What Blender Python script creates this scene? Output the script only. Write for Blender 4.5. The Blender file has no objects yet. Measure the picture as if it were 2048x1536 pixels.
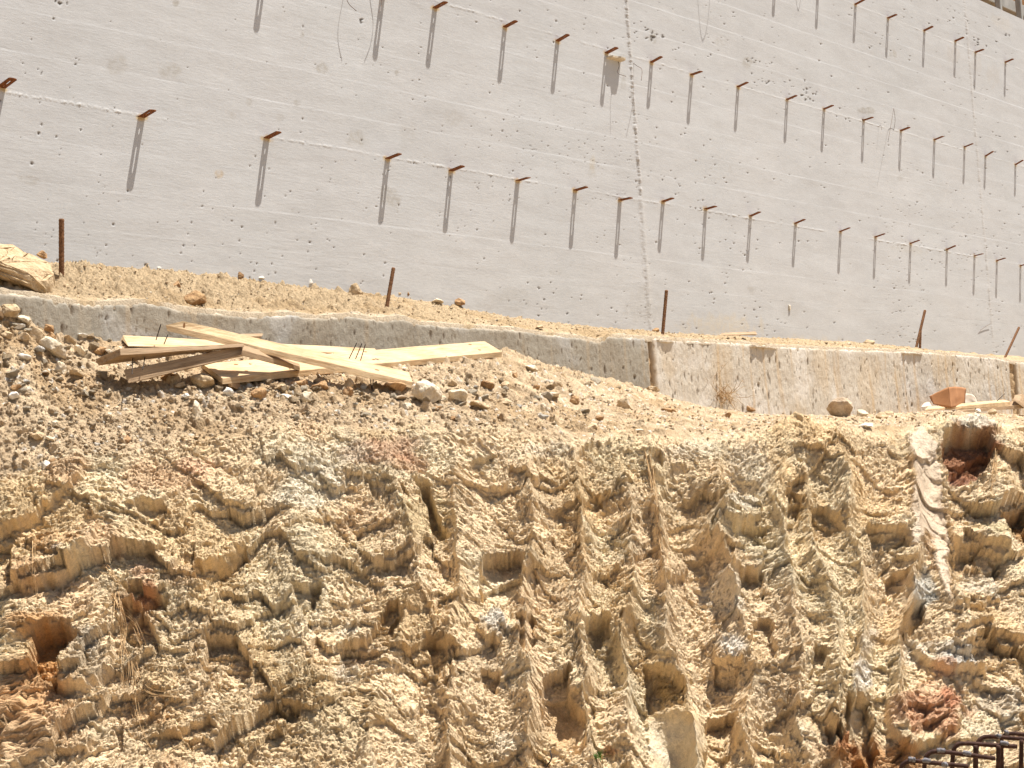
import bpy, bmesh, math, random
import numpy as np
from mathutils import Vector, Matrix, noise as mnoise
random.seed(7)
rad = math.radians
scene = bpy.context.scene
col = scene.collection

# ------------------------------------------------------------------ camera
FPX = 3800.0                                   # focal length in photo pixels (photo is 2048 wide)
PITCH = math.atan(248/3800.0); ROLL = rad(3.9)
EYE = np.array([0, 0, 1.6])
FW = np.array([0, math.cos(PITCH), math.sin(PITCH)])
_r0 = np.array([1.0, 0, 0]); _u0 = np.array([0, -math.sin(PITCH), math.cos(PITCH)])
RT = math.cos(ROLL)*_r0 - math.sin(ROLL)*_u0
UP = math.cos(ROLL)*_u0 + math.sin(ROLL)*_r0
cam_data = bpy.data.cameras.new('camera'); cam = bpy.data.objects.new('camera', cam_data); col.objects.link(cam)
cam_data.sensor_width = 36; cam_data.lens = FPX/2048*36; cam_data.clip_end = 500; cam_data.clip_start = 0.05
cam.matrix_world = Matrix(((RT[0], UP[0], -FW[0], EYE[0]), (RT[1], UP[1], -FW[1], EYE[1]), (RT[2], UP[2], -FW[2], EYE[2]), (0, 0, 0, 1)))
scene.camera = cam

# ------------------------------------------------------------------ frame of the retaining wall: d along it, n out of it
def ray(x, y): return FW + RT*((x-1024)/FPX) - UP*((y-768)/FPX)
D = ray(3800, 830); D[2] = 0; D /= np.linalg.norm(D)
N = np.array([D[1], -D[0], 0.0]); Z = np.array([0, 0, 1.0])
W0 = EYE + ray(283, 235)*5.3; W0[2] = 0
def W(s, n, z): return W0 + D*s + N*n + Z*z
def pl(x, y, n=0.0):                            # photo point -> (s, z) on the upright plane n metres in front of the wall
    r = ray(x, y); t = ((W0-EYE)@N + n)/(r@N); p = EYE + r*t
    return float((p-W0)@D), float(p[2])
def P3(x, y, n=0.0):
    s, z = pl(x, y, n); return W(s, n, z)
def topx(P):                                    # world points -> photo pixels
    q = P - EYE; f = q@FW
    return 1024 + FPX*(q@RT)/f, 768 - FPX*(q@UP)/f

# ------------------------------------------------------------------ light
SUNV = D*1.15 + N*1.0 + Z*4.35; SUNV /= np.linalg.norm(SUNV)
world = bpy.data.worlds.new('World'); scene.world = world; world.use_nodes = True
wn = world.node_tree.nodes; wl = world.node_tree.links
sky = wn.new('ShaderNodeTexSky'); sky.sky_type = 'NISHITA'; sky.sun_disc = False
sky.sun_elevation = math.asin(SUNV[2]); sky.sun_rotation = math.atan2(SUNV[0], SUNV[1])
sky.air_density = 1.0; sky.dust_density = 1.5
wl.new(sky.outputs[0], wn['Background'].inputs[0]); wn['Background'].inputs[1].default_value = 0.06
sd = bpy.data.lights.new('sun', 'SUN'); sd.energy = 5.0; sd.angle = rad(0.5); sd.color = (1.0, 0.955, 0.89)
so = bpy.data.objects.new('sun', sd); col.objects.link(so)
so.rotation_euler = Vector(SUNV).to_track_quat('Z', 'Y').to_euler()
scene.view_settings.view_transform = 'Standard'; scene.view_settings.look = 'None'
scene.view_settings.exposure = 0.90; scene.view_settings.gamma = 1
scene.render.engine = 'CYCLES'

# ------------------------------------------------------------------ noise
f4 = np.float32
_rng = np.random.RandomState(3)
PERM = _rng.permutation(256).astype(np.int32); PERM = np.concatenate([PERM, PERM])
ANG = _rng.rand(256)*2*np.pi; GXT = np.cos(ANG).astype(f4); GYT = np.sin(ANG).astype(f4)
RT1, RT2, RT3, RT4, RT5 = [_rng.rand(256).astype(f4) for _ in range(5)]
def _h(xi, yi, seed): return PERM[(PERM[(xi+seed*37) & 255] + yi) & 255]
def gn(x, y, seed=0):
    x = np.asarray(x, f4); y = np.asarray(y, f4)
    xf = np.floor(x); yf = np.floor(y); xi = xf.astype(np.int32); yi = yf.astype(np.int32)
    fx = x-xf; fy = y-yf; u = fx*fx*fx*(fx*(fx*6-15)+10); v = fy*fy*fy*(fy*(fy*6-15)+10)
    def g(a, b):
        h = _h(xi+a, yi+b, seed); return GXT[h]*(fx-a) + GYT[h]*(fy-b)
    n0 = g(0, 0); n1 = g(1, 0); a = n0+(n1-n0)*u
    n0 = g(0, 1); n1 = g(1, 1); b = n0+(n1-n0)*u
    return (a+(b-a)*v)*1.5
def fbm(x, y, o=4, seed=0, g=.5):
    r = 0; a = 1.0
    for i in range(o):
        r = r + a*gn(x*2**i, y*2**i, seed+i*5); a *= g
    return r
def vor(x, y, seed=0, jit=.9):                  # per-cell randoms, offsets from the cell's point, distances
    x = np.asarray(x, f4); y = np.asarray(y, f4)
    xi = np.floor(x).astype(np.int32); yi = np.floor(y).astype(np.int32)
    F1 = np.full(x.shape, 9, f4); F2 = F1.copy(); ID = np.zeros(x.shape, np.int32); DX = np.zeros(x.shape, f4); DY = DX.copy()
    for a in (-1, 0, 1):
        for b in (-1, 0, 1):
            h = _h(xi+a, yi+b, seed)
            dx = x-(xi+a+.5+(RT1[h]-.5)*jit); dy = y-(yi+b+.5+(RT2[h]-.5)*jit)
            d = dx*dx+dy*dy; m = d < F1
            F2 = np.where(m, F1, np.minimum(F2, d)); F1 = np.where(m, d, F1)
            ID = np.where(m, h, ID); DX = np.where(m, dx, DX); DY = np.where(m, dy, DY)
    return ID, DX, DY, np.sqrt(F1), np.sqrt(F2)
def ss(a, b, x):
    t = np.clip((x-a)/(b-a), 0, 1); return t*t*(3-2*t)
def polyd(poly, X, Y):                          # signed distance in pixels, + inside
    poly = np.array(poly, float); d = np.full(X.shape, 1e9); ins = np.zeros(X.shape, bool)
    for i in range(len(poly)):
        x1, y1 = poly[i]; x2, y2 = poly[(i+1) % len(poly)]
        ex, ey = x2-x1, y2-y1; L = ex*ex+ey*ey+1e-9
        t = np.clip(((X-x1)*ex+(Y-y1)*ey)/L, 0, 1)
        d = np.minimum(d, (X-x1-t*ex)**2+(Y-y1-t*ey)**2)
        c = ((y1 > Y) != (y2 > Y)) & (X < (x2-x1)*(Y-y1)/(y2-y1+1e-9)+x1); ins ^= c
    d = np.sqrt(d); return np.where(ins, d, -d)
def blob(cx, cy, rx, ry, X, Y, a=0):
    a = rad(a); dx = X-cx; dy = Y-cy; u = (dx*math.cos(a)+dy*math.sin(a))/rx; v = (-dx*math.sin(a)+dy*math.cos(a))/ry
    return np.sqrt(u*u+v*v)

# ------------------------------------------------------------------ linking and describing
def tag(o, label=None, cat=None, group=None, kind=None):
    if label: o['label'] = label
    if cat: o['category'] = cat
    if group: o['group'] = group
    if kind: o['kind'] = kind
    return o
def link(name, me, mat=None, parent=None):
    o = bpy.data.objects.new(name, me); col.objects.link(o)
    if mat: me.materials.append(mat)
    if parent: o.parent = parent
    return o
def empty(name, p, parent=None):
    o = bpy.data.objects.new(name, None); col.objects.link(o); o.location = p; o.empty_display_size = .05
    return o
def grid_mesh(name, P, colr=None, smooth=True, keep=None):
    R, Cn = P.shape[:2]
    me = bpy.data.meshes.new(name)
    idx = np.arange(R*Cn).reshape(R, Cn)
    q = np.stack([idx[:-1, :-1], idx[1:, :-1], idx[1:, 1:], idx[:-1, 1:]], -1).reshape(-1, 4)
    if keep is not None: q = q[keep.reshape(-1)]
    me.vertices.add(R*Cn); me.vertices.foreach_set('co', P.reshape(-1).astype(f4))
    me.loops.add(q.size); me.loops.foreach_set('vertex_index', q.reshape(-1).astype(np.int32))
    me.polygons.add(len(q)); me.polygons.foreach_set('loop_start', np.arange(0, q.size, 4, dtype=np.int32))
    me.polygons.foreach_set('loop_total', np.full(len(q), 4, np.int32))
    me.update(calc_edges=True)
    if smooth: me.polygons.foreach_set('use_smooth', np.ones(len(q), bool))
    if colr is not None:
        a = me.attributes.new('tint', 'FLOAT_COLOR', 'POINT')
        c = np.ones((R*Cn, 4), f4); c[:, :3] = colr.reshape(-1, 3); a.data.foreach_set('color', c.reshape(-1))
    return me
def bm_mesh(name, bm, smooth=False):
    me = bpy.data.meshes.new(name); bm.to_mesh(me); bm.free()
    if smooth:
        for p in me.polygons: p.use_smooth = True
    return me

# ------------------------------------------------------------------ materials
def mat(name):
    m = bpy.data.materials.new(name); m.use_nodes = True; nt = m.node_tree
    return m, nt.nodes, nt.links, nt.nodes['Principled BSDF']
def nnode(n, l, scale, detail=4, rough=.6, vec=None):
    t = n.new('ShaderNodeTexNoise'); t.inputs['Scale'].default_value = scale; t.inputs['Detail'].default_value = detail
    t.inputs['Roughness'].default_value = rough
    if vec: l.new(vec, t.inputs['Vector'])
    return t
def ramp(n, l, src, stops):
    r = n.new('ShaderNodeValToRGB'); l.new(src, r.inputs[0]); e = r.color_ramp.elements
    while len(e) < len(stops): e.new(.5)
    for k, (p, c) in enumerate(stops): e[k].position = p; e[k].color = (*c, 1) if len(c) == 3 else c
    return r
def mul(n, l, a, b, fac=1.0, mode='MULTIPLY'):
    m = n.new('ShaderNodeMix'); m.data_type = 'RGBA'; m.blend_type = mode; m.inputs[0].default_value = fac
    l.new(a, m.inputs[6]); l.new(b, m.inputs[7]); return m.outputs[2]
def bump(n, l, b, h, dist, strength=1.0, prev=None):
    k = n.new('ShaderNodeBump'); k.inputs['Distance'].default_value = dist; k.inputs['Strength'].default_value = strength
    l.new(h, k.inputs['Height'])
    if prev: l.new(prev, k.inputs['Normal'])
    l.new(k.outputs[0], b.inputs['Normal']); return k.outputs[0]
def tinted(name, s1, s2, v1, v2, d1, d2, rough=.95, stretch=None, coarse=0):
    m, n, l, b = mat(name)
    at = n.new('ShaderNodeAttribute'); at.attribute_name = 'tint'
    tc = n.new('ShaderNodeTexCoord'); vec = tc.outputs['Object']
    if stretch:
        mp = n.new('ShaderNodeMapping'); mp.inputs['Scale'].default_value = stretch
        mp.inputs['Rotation'].default_value = (0, 0, -math.atan2(D[1], D[0])); l.new(vec, mp.inputs[0]); vec = mp.outputs[0]
    a = nnode(n, l, s1, 5, .65, vec); c = nnode(n, l, s2, 4, .7, vec)
    r1 = ramp(n, l, a.outputs[0], [(.3, (v1,)*3), (.7, (2-v1,)*3)]); r2 = ramp(n, l, c.outputs[0], [(.3, (v2,)*3), (.7, (2-v2,)*3)])
    x = mul(n, l, at.outputs[0], r1.outputs[0]); x = mul(n, l, x, r2.outputs[0])
    l.new(x, b.inputs['Base Color']); b.inputs['Roughness'].default_value = rough
    b.inputs['Specular IOR Level'].default_value = .15
    p = bump(n, l, b, a.outputs[0], d1); p = bump(n, l, b, c.outputs[0], d2, prev=p)
    if coarse:
        e = nnode(n, l, 34, 9, .72, vec); bump(n, l, b, e.outputs[0], coarse, prev=p)
    return m
M_rock = tinted('rock', 70, 260, .86, .82, .010, .005, coarse=.004)
M_dirt = tinted('dirt', 110, 380, .86, .82, .008, .004)
M_wall = tinted('wall_concrete', 30, 420, .975, .97, .0006, .0003, .85, (1, 1, 5))
M_foot = tinted('footing_concrete', 40, 300, .93, .92, .004, .0016, .9)
def simple(name, c1, c2, scale, rough, d=0.0, metal=0, det=5, lo=.35, hi=.65, spec=.2, rnd=0):
    m, n, l, b = mat(name); tc = n.new('ShaderNodeTexCoord')
    a = nnode(n, l, scale, det, .65, tc.outputs['Object'])
    r = ramp(n, l, a.outputs[0], [(lo, c1), (hi, c2)]); out = r.outputs[0]
    if rnd:
        oi = n.new('ShaderNodeObjectInfo'); rr = ramp(n, l, oi.outputs['Random'], [(0, (1-rnd, 1-rnd*1.15, 1-rnd*1.5)), (1, (1+rnd, 1+rnd, 1+rnd))])
        out = mul(n, l, out, rr.outputs[0])
    l.new(out, b.inputs['Base Color']); b.inputs['Roughness'].default_value = rough; b.inputs['Metallic'].default_value = metal
    b.inputs['Specular IOR Level'].default_value = spec
    if d: bump(n, l, b, a.outputs[0], d)
    return m
TAN = (.56, .40, .22); CREAM = (.70, .58, .39)
M_st = {
 'tan': simple('tan_stone', (.42, .30, .175), (.64, .50, .33), 45, .95, .012, rnd=.14),
 'cream': simple('cream_stone', (.56, .45, .31), (.74, .65, .50), 45, .95, .012, rnd=.08),
 'brown': simple('brown_stone', (.28, .16, .08), (.48, .31, .16), 45, .95, .012, rnd=.14),
 'white': simple('white_stone', (.60, .54, .45), (.82, .79, .72), 40, .95, .008, rnd=.05),
 'grey': simple('grey_brown_stone', (.36, .26, .17), (.58, .47, .34), 30, .95, .014),
}
M_rust = simple('rusty_strap_steel', (.09, .03, .012), (.26, .095, .028), 160, .85, .0012, .2)
M_rebar = simple('rusty_rebar_steel', (.10, .045, .02), (.26, .13, .06), 140, .85, .002, .25)
M_cage = simple('dark_rebar_steel', (.035, .018, .014), (.085, .042, .028), 90, .8, .002, .25)
M_crust = simple('cement_crust', (.12, .11, .11), (.26, .25, .26), 120, .9, .003)
M_nail = simple('nail_steel', (.03, .024, .02), (.08, .06, .045), 100, .6, 0, .5)
M_wire = simple('tie_wire_steel', (.12, .08, .06), (.22, .17, .14), 100, .7, 0, .3)
M_card = simple('cardboard', (.34, .16, .07), (.41, .20, .09), 14, .85, .0006)
M_root = simple('dry_root', (.30, .17, .07), (.52, .36, .19), 60, .9, 0)
M_leaf = simple('weed_leaf', (.05, .12, .015), (.12, .22, .03), 60, .7, 0)
M_ply = simple('formwork_plywood', (.22, .10, .03), (.36, .19, .06), 3, .8, 0)
M_prop = simple('galvanised_prop', (.30, .28, .24), (.5, .47, .42), 5, .6, 0, .3)
def wood(name, c1, c2, c3, ringy=1.0):
    m, n, l, b = mat(name); tc = n.new('ShaderNodeTexCoord'); oi = n.new('ShaderNodeObjectInfo')
    ad = n.new('ShaderNodeVectorMath'); ad.operation = 'ADD'; l.new(tc.outputs['Object'], ad.inputs[0]); 
    sc = n.new('ShaderNodeVectorMath'); sc.operation = 'SCALE'; sc.inputs[3].default_value = 7; 
    cb = n.new('ShaderNodeCombineXYZ'); l.new(oi.outputs['Random'], cb.inputs[0]); l.new(oi.outputs['Random'], cb.inputs[1]); l.new(cb.outputs[0], sc.inputs[0])
    l.new(sc.outputs[0], ad.inputs[1])
    mp = n.new('ShaderNodeMapping'); mp.inputs['Scale'].default_value = (1.2, 14, 14); l.new(ad.outputs[0], mp.inputs[0])
    a = nnode(n, l, 6, 4, .55, mp.outputs[0])
    mp2 = n.new('ShaderNodeMapping'); mp2.inputs['Scale'].default_value = (6, 120, 120); l.new(ad.outputs[0], mp2.inputs[0])
    f = nnode(n, l, 5, 4, .7, mp2.outputs[0])
    big = nnode(n, l, 9, 3, .6, ad.outputs[0])
    r = ramp(n, l, a.outputs[0], [(.35, c1), (.5, c2), (.65, c3)])
    g = ramp(n, l, f.outputs[0], [(.35, (.74,)*3), (.62, (1.1,)*3)]); h = ramp(n, l, big.outputs[0], [(.3, (.74, .72, .70)), (.65, (1.06,)*3)])
    x = mul(n, l, r.outputs[0], g.outputs[0]); x = mul(n, l, x, h.outputs[0]); l.new(x, b.inputs['Base Color'])
    b.inputs['Roughness'].default_value = .75; b.inputs['Specular IOR Level'].default_value = .25
    bump(n, l, b, f.outputs[0], .0015); return m
M_wood = wood('fresh_pine', (.62, .43, .235), (.69, .51, .30), (.53, .34, .17))
M_woodo = wood('weathered_pine', (.38, .25, .14), (.46, .32, .19), (.30, .19, .10))
M_knot = simple('pine_knot', (.16, .07, .025), (.30, .15, .06), 150, .8)
print('base ready')

# ------------------------------------------------------------------ tie positions, read off the photograph, on the wall face
ROW1 = [(3,176),(283,235),(533,277),(775,318),(902,342),(1035,361),(1150,381),(1240,400),(1325,404),(1410,418),(1500,433),(1590,448),(1680,464),(1750,475),(1820,488),(1893,500),(1948,512),(1993,522),(2040,532)]
ROW2 = [(530,-71),(765,-8),(870,17),(1010,55),(1115,83),(1213,107),(1302,126),(1382,150),(1475,175),(1573,200),(1647,219),(1726,241),(1801,262),(1868,280),(1928,295),(1970,313),(2030,330)]
ROW3 = [(1455,-88),(1550,-52),(1635,-19),(1710,10),(1775,37),(1848,62),(1910,83),(1950,105),(2010,125)]
ROWZ = [2.762, 3.332, 3.905]
TOPZ = 4.215

# ------------------------------------------------------------------ the wall: one cast face with seams, board marks, pits and stains
xs = np.concatenate([np.linspace(-900, -40, 40), np.linspace(-30, 2080, 1060), np.linspace(2100, 2900, 30)])
sw = np.array([pl(x, 400, 0)[0] for x in xs])
sw = np.concatenate([sw, [sw[-1]+3, sw[-1]+9]])
zw = np.concatenate([np.linspace(1.3, 1.95, 6), np.linspace(2.0, TOPZ-.02, 760), [TOPZ-.012, TOPZ-.006, TOPZ-.002]])
S, Zz = np.meshgrid(sw, zw); PX, PY = topx(W0 + S[..., None]*D + Zz[..., None]*Z)
h = np.zeros(S.shape, f4)
bd = np.floor((Zz-2.762)/.1142).astype(np.int32)                      # board courses
br = RT3[(bd*31+7) & 255]; fr = (Zz-2.762)/.1142 - bd
bv = gn(S*1.1, bd*7.3, 4)
h += (br-.5)*.0006*ss(-.2, .6, bv) + (fr-.5)*(RT4[(bd*13) & 255]-.5)*.0012
linez = np.minimum(fr, 1-fr)*.1142
h += np.exp(-(linez/.0018)**2)*.0004*gn(S*5, bd*3.1, 9)
h += fbm(S*3, Zz*9, 3, 11)*.0007 + gn(S*7, Zz*150, 13)*.00014*ss(0.1, .6, gn(S*2.2, Zz*6, 31)+.1) + fbm(S*90, Zz*90, 2, 14)*.00005
C0 = np.array([.508, .509, .504])
t1 = fbm(S*1.3, Zz*1.7, 4, 20); t2 = fbm(S*5, Zz*14, 4, 24); t3 = fbm(S*30, Zz*30, 3, 28)
br2 = (RT5[(bd*17) & 255]-.5)*ss(-.5, .4, gn(S*.7, bd*5.7, 6))
v = 1 + .035*t1 + .03*t2 + .02*t3 + .035*br2 - .09*np.exp(-(linez/.002)**2)*ss(.1, .5, gn(S*2.1, bd*9.1, 8))
C = C0*v[..., None]
warmf = ss(2.75, 2.1, Zz)[..., None]*.55; C = C*(1-warmf) + C*np.array([1.02, .985, .93])*warmf
cool = ss(-.1, .5, fbm(S*1.8+9, Zz*1.2, 3, 40))[..., None]*.6; C = C*(1-cool) + C*np.array([.985, .995, 1.0])*cool
def seam(zc, amp, wid, light, segs=None):
    global h, C
    zz = zc + gn(S*3, S*0, 51)*.003 + gn(S*30, S*0, 52)*.0012
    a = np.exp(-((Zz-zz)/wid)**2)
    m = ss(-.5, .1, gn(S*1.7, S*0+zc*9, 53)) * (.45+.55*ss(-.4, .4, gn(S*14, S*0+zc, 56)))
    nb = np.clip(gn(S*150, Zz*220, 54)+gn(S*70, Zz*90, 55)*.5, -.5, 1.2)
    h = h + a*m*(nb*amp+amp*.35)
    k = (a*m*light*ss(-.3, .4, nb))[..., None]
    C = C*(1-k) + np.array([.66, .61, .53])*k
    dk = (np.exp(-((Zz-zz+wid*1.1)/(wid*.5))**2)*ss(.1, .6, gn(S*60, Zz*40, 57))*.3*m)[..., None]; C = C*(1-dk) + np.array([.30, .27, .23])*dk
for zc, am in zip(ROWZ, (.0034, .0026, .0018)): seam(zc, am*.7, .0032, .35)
# upright joints between pours
def joint(sj, z0, z1, amp, wid, dark):
    global h, C
    s0 = sj + gn(Zz*3, Zz*0, 61)*.004
    a = np.exp(-((S-s0)/wid)**2)*ss(z0-.02, z0+.02, Zz)*ss(z1+.02, z1-.02, Zz)
    nb = gn(S*60, Zz*34, 62)+.8*gn(S*90, Zz*120, 63)+.5*gn(S*20, Zz*9, 64)
    h = h + a*amp*(nb+.3)
    k = (a*dark*ss(-.4, .5, nb+.2))[..., None]; C = C*(1-k)+np.array([.33, .29, .25])*k
    e = (np.exp(-((S-s0-wid*1.6)/wid)**2)*.15*ss(z0-.02, z0+.02, Zz)*ss(z1+.02, z1-.02, Zz))[..., None]; C = C*(1-e)+np.array([.7, .67, .62])*e
joint(2.60, 2.76, 4.3, .004, .007, .62); joint(2.595, 2.2, 2.76, .0015, .014, .28); joint(6.06, 2.2, 4.3, .0022, .009, .5)
h += np.where(S > 2.6, .0025, 0)*ss(2.595, 2.605, S) 
# stains
def stain(cx, cy, rx, ry, k, c, a=0, fs=60, rag=.5):
    global C
    r = blob(cx, cy, rx, ry, PX, PY, a) + gn(S*fs*.35, Zz*fs*.35, 71)*rag
    m = (ss(1.05, .55, r)*k*(.45+.55*ss(-.3, .3, gn(S*fs, Zz*fs, 72))))[..., None]; C = C*(1-m)+np.array(c)*m
GR = (.36, .335, .29)
for a in [(238,131,26,24,.42,GR),(340,142,22,22,.5,GR),(716,278,24,18,.5,GR),(780,395,20,34,.55,GR,-30),(640,135,18,12,.6,GR),(1495,125,18,12,.6,GR),(1730,222,22,8,.7,GR),
          (1786,108,9,9,.6,GR),(436,348,11,11,.55,(.45,.34,.2)),(352,7,7,7,.7,GR),(605,70,5,8,.7,GR),(497,205,8,9,.5,GR),(594,205,8,8,.5,GR),(462,230,14,7,.35,GR,20),(560,235,9,9,.25,GR),
          (60,360,28,9,.4,GR,10),(793,145,5,8,.6,GR),(905,235,26,20,.25,GR),(1505,580,12,10,.4,GR),(1110,545,18,8,.35,GR),(1185,345,10,16,.35,GR),(1186,330,6,22,.3,(.5,.42,.28)),
          (585,420,7,5,.4,GR),(1247,165,6,16,.35,GR),(1460,340,5,9,.3,GR),(1820,500,40,8,.2,(.45,.4,.3),10),(1440,655,90,30,.4,(.58,.48,.32)),(1600,690,120,20,.3,(.58,.48,.32)),(1010,605,70,30,.2,GR),
          (1290,610,50,40,.25,GR),(1305,75,10,14,.5,GR),(1985,150,16,24,.35,(.47,.43,.38)),(1905,110,14,22,.4,(.47,.43,.38)),(1950,130,14,20,.3,(.47,.43,.38)),(2000,45,30,14,.3,(.55,.50,.42),30),
          (1800,355,8,9,.3,GR),(1580,615,20,30,.2,GR),(1440,85,26,8,.3,GR,10),(300,560,200,30,.35,(.56,.50,.42)),(815,270,22,30,.2,GR),(1660,250,20,14,.2,GR)]:
    stain(*a)
for k, row in enumerate((ROW1, ROW2, ROW3)):                          # rust weeping round each tie
    for i, (x, y) in enumerate(row):
        if -50 < x < 2060:
            s0, z0 = pl(x, y)
            r = np.sqrt(((S-s0)/.030)**2 + ((Zz-z0)/.014)**2) + gn(S*70, Zz*70, 80)*.35
            m = (ss(1.0, .3, r)*(.75 if x < 1500 else .5))[..., None]; C = C*(1-m)+np.array([.52, .36, .14])*m
# pits (blowholes)
sel = (PX > -40) & (PX < 2090)
for sc_, th, dp, kk, sd_ in ((34, .05, .0022, .85, 91), (75, .06, .0014, .8, 92), (17, .03, .003, .9, 95)):
    ID, dx, dy, F1, F2 = vor(S*sc_, Zz*sc_*.9, sd_)
    rr = th*(.5+RT4[ID]*1.8); dens = ss(-.15, .5, gn(S*1.1, Zz*1.6, sd_+7)) ; on = (RT3[ID] < .03+.26*dens*dens*(1-.5*(Zz > 3.0))) 
    m = ss(rr*1.25, rr*.7, F1)*on; h -= m*dp; m = (m*kk)[..., None]; C = C*(1-m)+np.array([.17, .14, .11])*m
def marks(cx, cy, w_, h_, n_, sz, seed):                              # tight clusters of dark scars
    global C, h
    rr = random.Random(seed)
    for i in range(n_):
        x = rr.gauss(cx, w_); y = rr.gauss(cy, h_); r = blob(x, y, sz*rr.uniform(.4, 1.2), sz*rr.uniform(.5, 1.8), PX, PY, rr.uniform(-50, 50))+gn(S*90, Zz*90, 97)*.4
        m = (ss(1.1, .6, r)*.85); h -= m*.002; m = m[..., None]; C = C*(1-m)+np.array([.09, .075, .06])*m
marks(1614, 186, 9, 11, 16, 2.0, 1); marks(1305, 75, 8, 7, 7, 3.2, 2); marks(1290, 60, 4, 14, 5, 1.8, 3); marks(1545, 163, 20, 2, 9, 1.4, 4)
marks(120, 8, 7, 5, 8, 2.1, 5); marks(723, 42, 2, 2, 3, 3, 6); marks(152, 128, 3, 2, 2, 2.4, 7); marks(82, 137, 6, 3, 3, 1.6, 8); marks(1230, 60, 40, 25, 12, 1.5, 9)
marks(1395, 105, 50, 14, 12, 1.4, 10); marks(1510, 120, 12, 8, 9, 1.5, 11); marks(1970, 60, 26, 34, 14, 2.0, 12); marks(1080, 610, 40, 14, 12, 1.6, 13); marks(1700, 235, 20, 5, 6, 1.5, 14)
marks(1545, 640, 60, 25, 12, 1.5, 15); marks(1020, 395, 2, 8, 3, 1.3, 16); marks(1985, 280, 14, 20, 8, 1.4, 17)
P = W0 + S[..., None]*D + h[..., None]*N + Zz[..., None]*Z
wall = bpy.data.objects.new('concrete_wall', None); col.objects.link(wall)
tag(wall, 'tall pale board-marked concrete wall with rows of rusty ties, filling the upper half', 'wall')
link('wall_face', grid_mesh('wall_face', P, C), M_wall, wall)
bm = bmesh.new()                                                       # core behind the face and its broken top
n2 = 160; ss_ = np.linspace(sw[0], sw[-1], n2); rows_ = []
for off, zz in ((.001, 1.3), (-.002, TOPZ-.001), (-.02, TOPZ+.006), (-.24, TOPZ+.004), (-.26, TOPZ-.02), (-.26, 1.3)):
    rows_.append([bm.verts.new(W(s, off-(.004 if zz < 2 else 0), zz+(0 if zz < 2 else .004*mnoise.noise(Vector((s*6, off*9, 0)))))) for s in ss_])
for a, b in zip(rows_[1:], rows_[2:]):
    for i in range(n2-1): bm.faces.new((a[i], a[i+1], b[i+1], b[i]))
link('wall_core', bm_mesh('wall_core', bm), simple('wall_core_concrete', (.48,.45,.41), (.56,.53,.48), 8, .9, .004), wall)

# ------------------------------------------------------------------ profile of the cut: footing, dirt slope, rim, rock face, pit floor
LW = [(-400,490),(-100,500),(0,507),(130,524),(300,535),(450,549),(560,565),(700,581),(850,599),(1000,630),(1100,645),(1200,655),(1300,663),(1400,669),(1600,678),(1750,688),(1850,700),(2050,714),(2300,728),(2900,775)]
LT = [(-400,560),(-100,575),(34,587),(70,591),(137,604),(185,610),(290,604),(359,617),(430,626),(496,632),(581,629),(640,636),(697,631),(760,640),(807,636),(841,648),(954,655),(1029,659),(1097,669),(1160,675),(1200,683),(1217,672),(1303,676),(1348,679),(1420,683),(1485,686),(1560,693),(1635,696),(1700,699),(1775,701),(1850,704),(1929,710),(1990,715),(2025,723),(2100,727),(2300,742),(2900,790)]
LB = [(-400,520),(-100,560),(30,594),(60,608),(130,650),(250,676),(300,684),(480,696),(600,703),(750,707),(900,704),(1012,698),(1097,722),(1183,746),(1251,760),(1320,787),(1368,801),(1519,826),(1656,832),(1827,821),(2045,828),(2300,840),(2900,880)]
RIM = [(-400,1050),(-100,1000),(0,965),(150,905),(350,884),(550,860),(800,852),(1000,862),(1250,874),(1350,862),(1450,870),(1560,847),(1620,840),(1750,852),(1830,848),(1880,828),(2000,842),(2048,850),(2300,862),(2900,900)]
FN = .30
def szcurve(pts, nf):
    a = np.array([pl(x, y, nf(x) if callable(nf) else nf) for x, y in pts]); o = np.argsort(a[:, 0]); return a[o]
cW, cT, cB = szcurve(LW, 0), szcurve(LT, FN), szcurve(LB, FN)
xc = np.concatenate([np.linspace(-400, -50, 40), np.linspace(-48, 2100, 1330), np.linspace(2106, 2800, 60)])
sc = np.array([pl(x, 950, .75)[0] for x in xc]); NC = len(sc)
zb = np.interp(sc, cB[:, 0], cB[:, 1])
# the cut face stands nearer and squarer to the camera than the wall: DF along it, NF out of it
TH = rad(34); DF = np.array([math.cos(TH), math.sin(TH), 0]); NF = np.array([math.sin(TH), -math.cos(TH), 0])
R1, R2, R3_ = 250, 600, 40
yB = np.interp(xc, [q[0] for q in LB], [q[1] for q in LB]); yR = np.interp(xc, [q[0] for q in RIM], [q[1] for q in RIM])
rays = lambda X, Y: FW + RT*((X-1024)/FPX)[..., None] - UP*((Y-768)/FPX)[..., None]
rB = rays(xc, yB); fB = ((W0-EYE)@N + FN-.03)/(rB@N); fR = 4.90/(1-.6745*(xc-1024)/3800)
v1 = np.linspace(0, 1, R1)[:, None]
f1_ = fB-(fB-fR)*v1**np.interp(xc, [0, 200, 450, 1000, 1500], [.95, .75, .48, .5, 1.0]); P1 = EYE + rays(xc+v1*0, (yB+3)+(yR-yB-3)*v1)*f1_[..., None]
a1, b1, z1 = P1@DF, P1@NF, P1[..., 2]
slope_k = np.interp(xc, [0, 350, 700, 2048], [.74, .72, .70, .70]); dR = fR
zbot = 1.6-.16*dR
v2 = (np.arange(1, R2+1)/R2)[:, None]; z2 = z1[-1]+(zbot-z1[-1])*v2; b2 = b1[-1]+(z1[-1]-z2)*slope_k
v3 = (np.arange(1, R3_+1)/R3_)[:, None]; z3 = zbot+(-.05-zbot)*v3; b3 = b2[-1]+(zbot-z3)*slope_k
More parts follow.
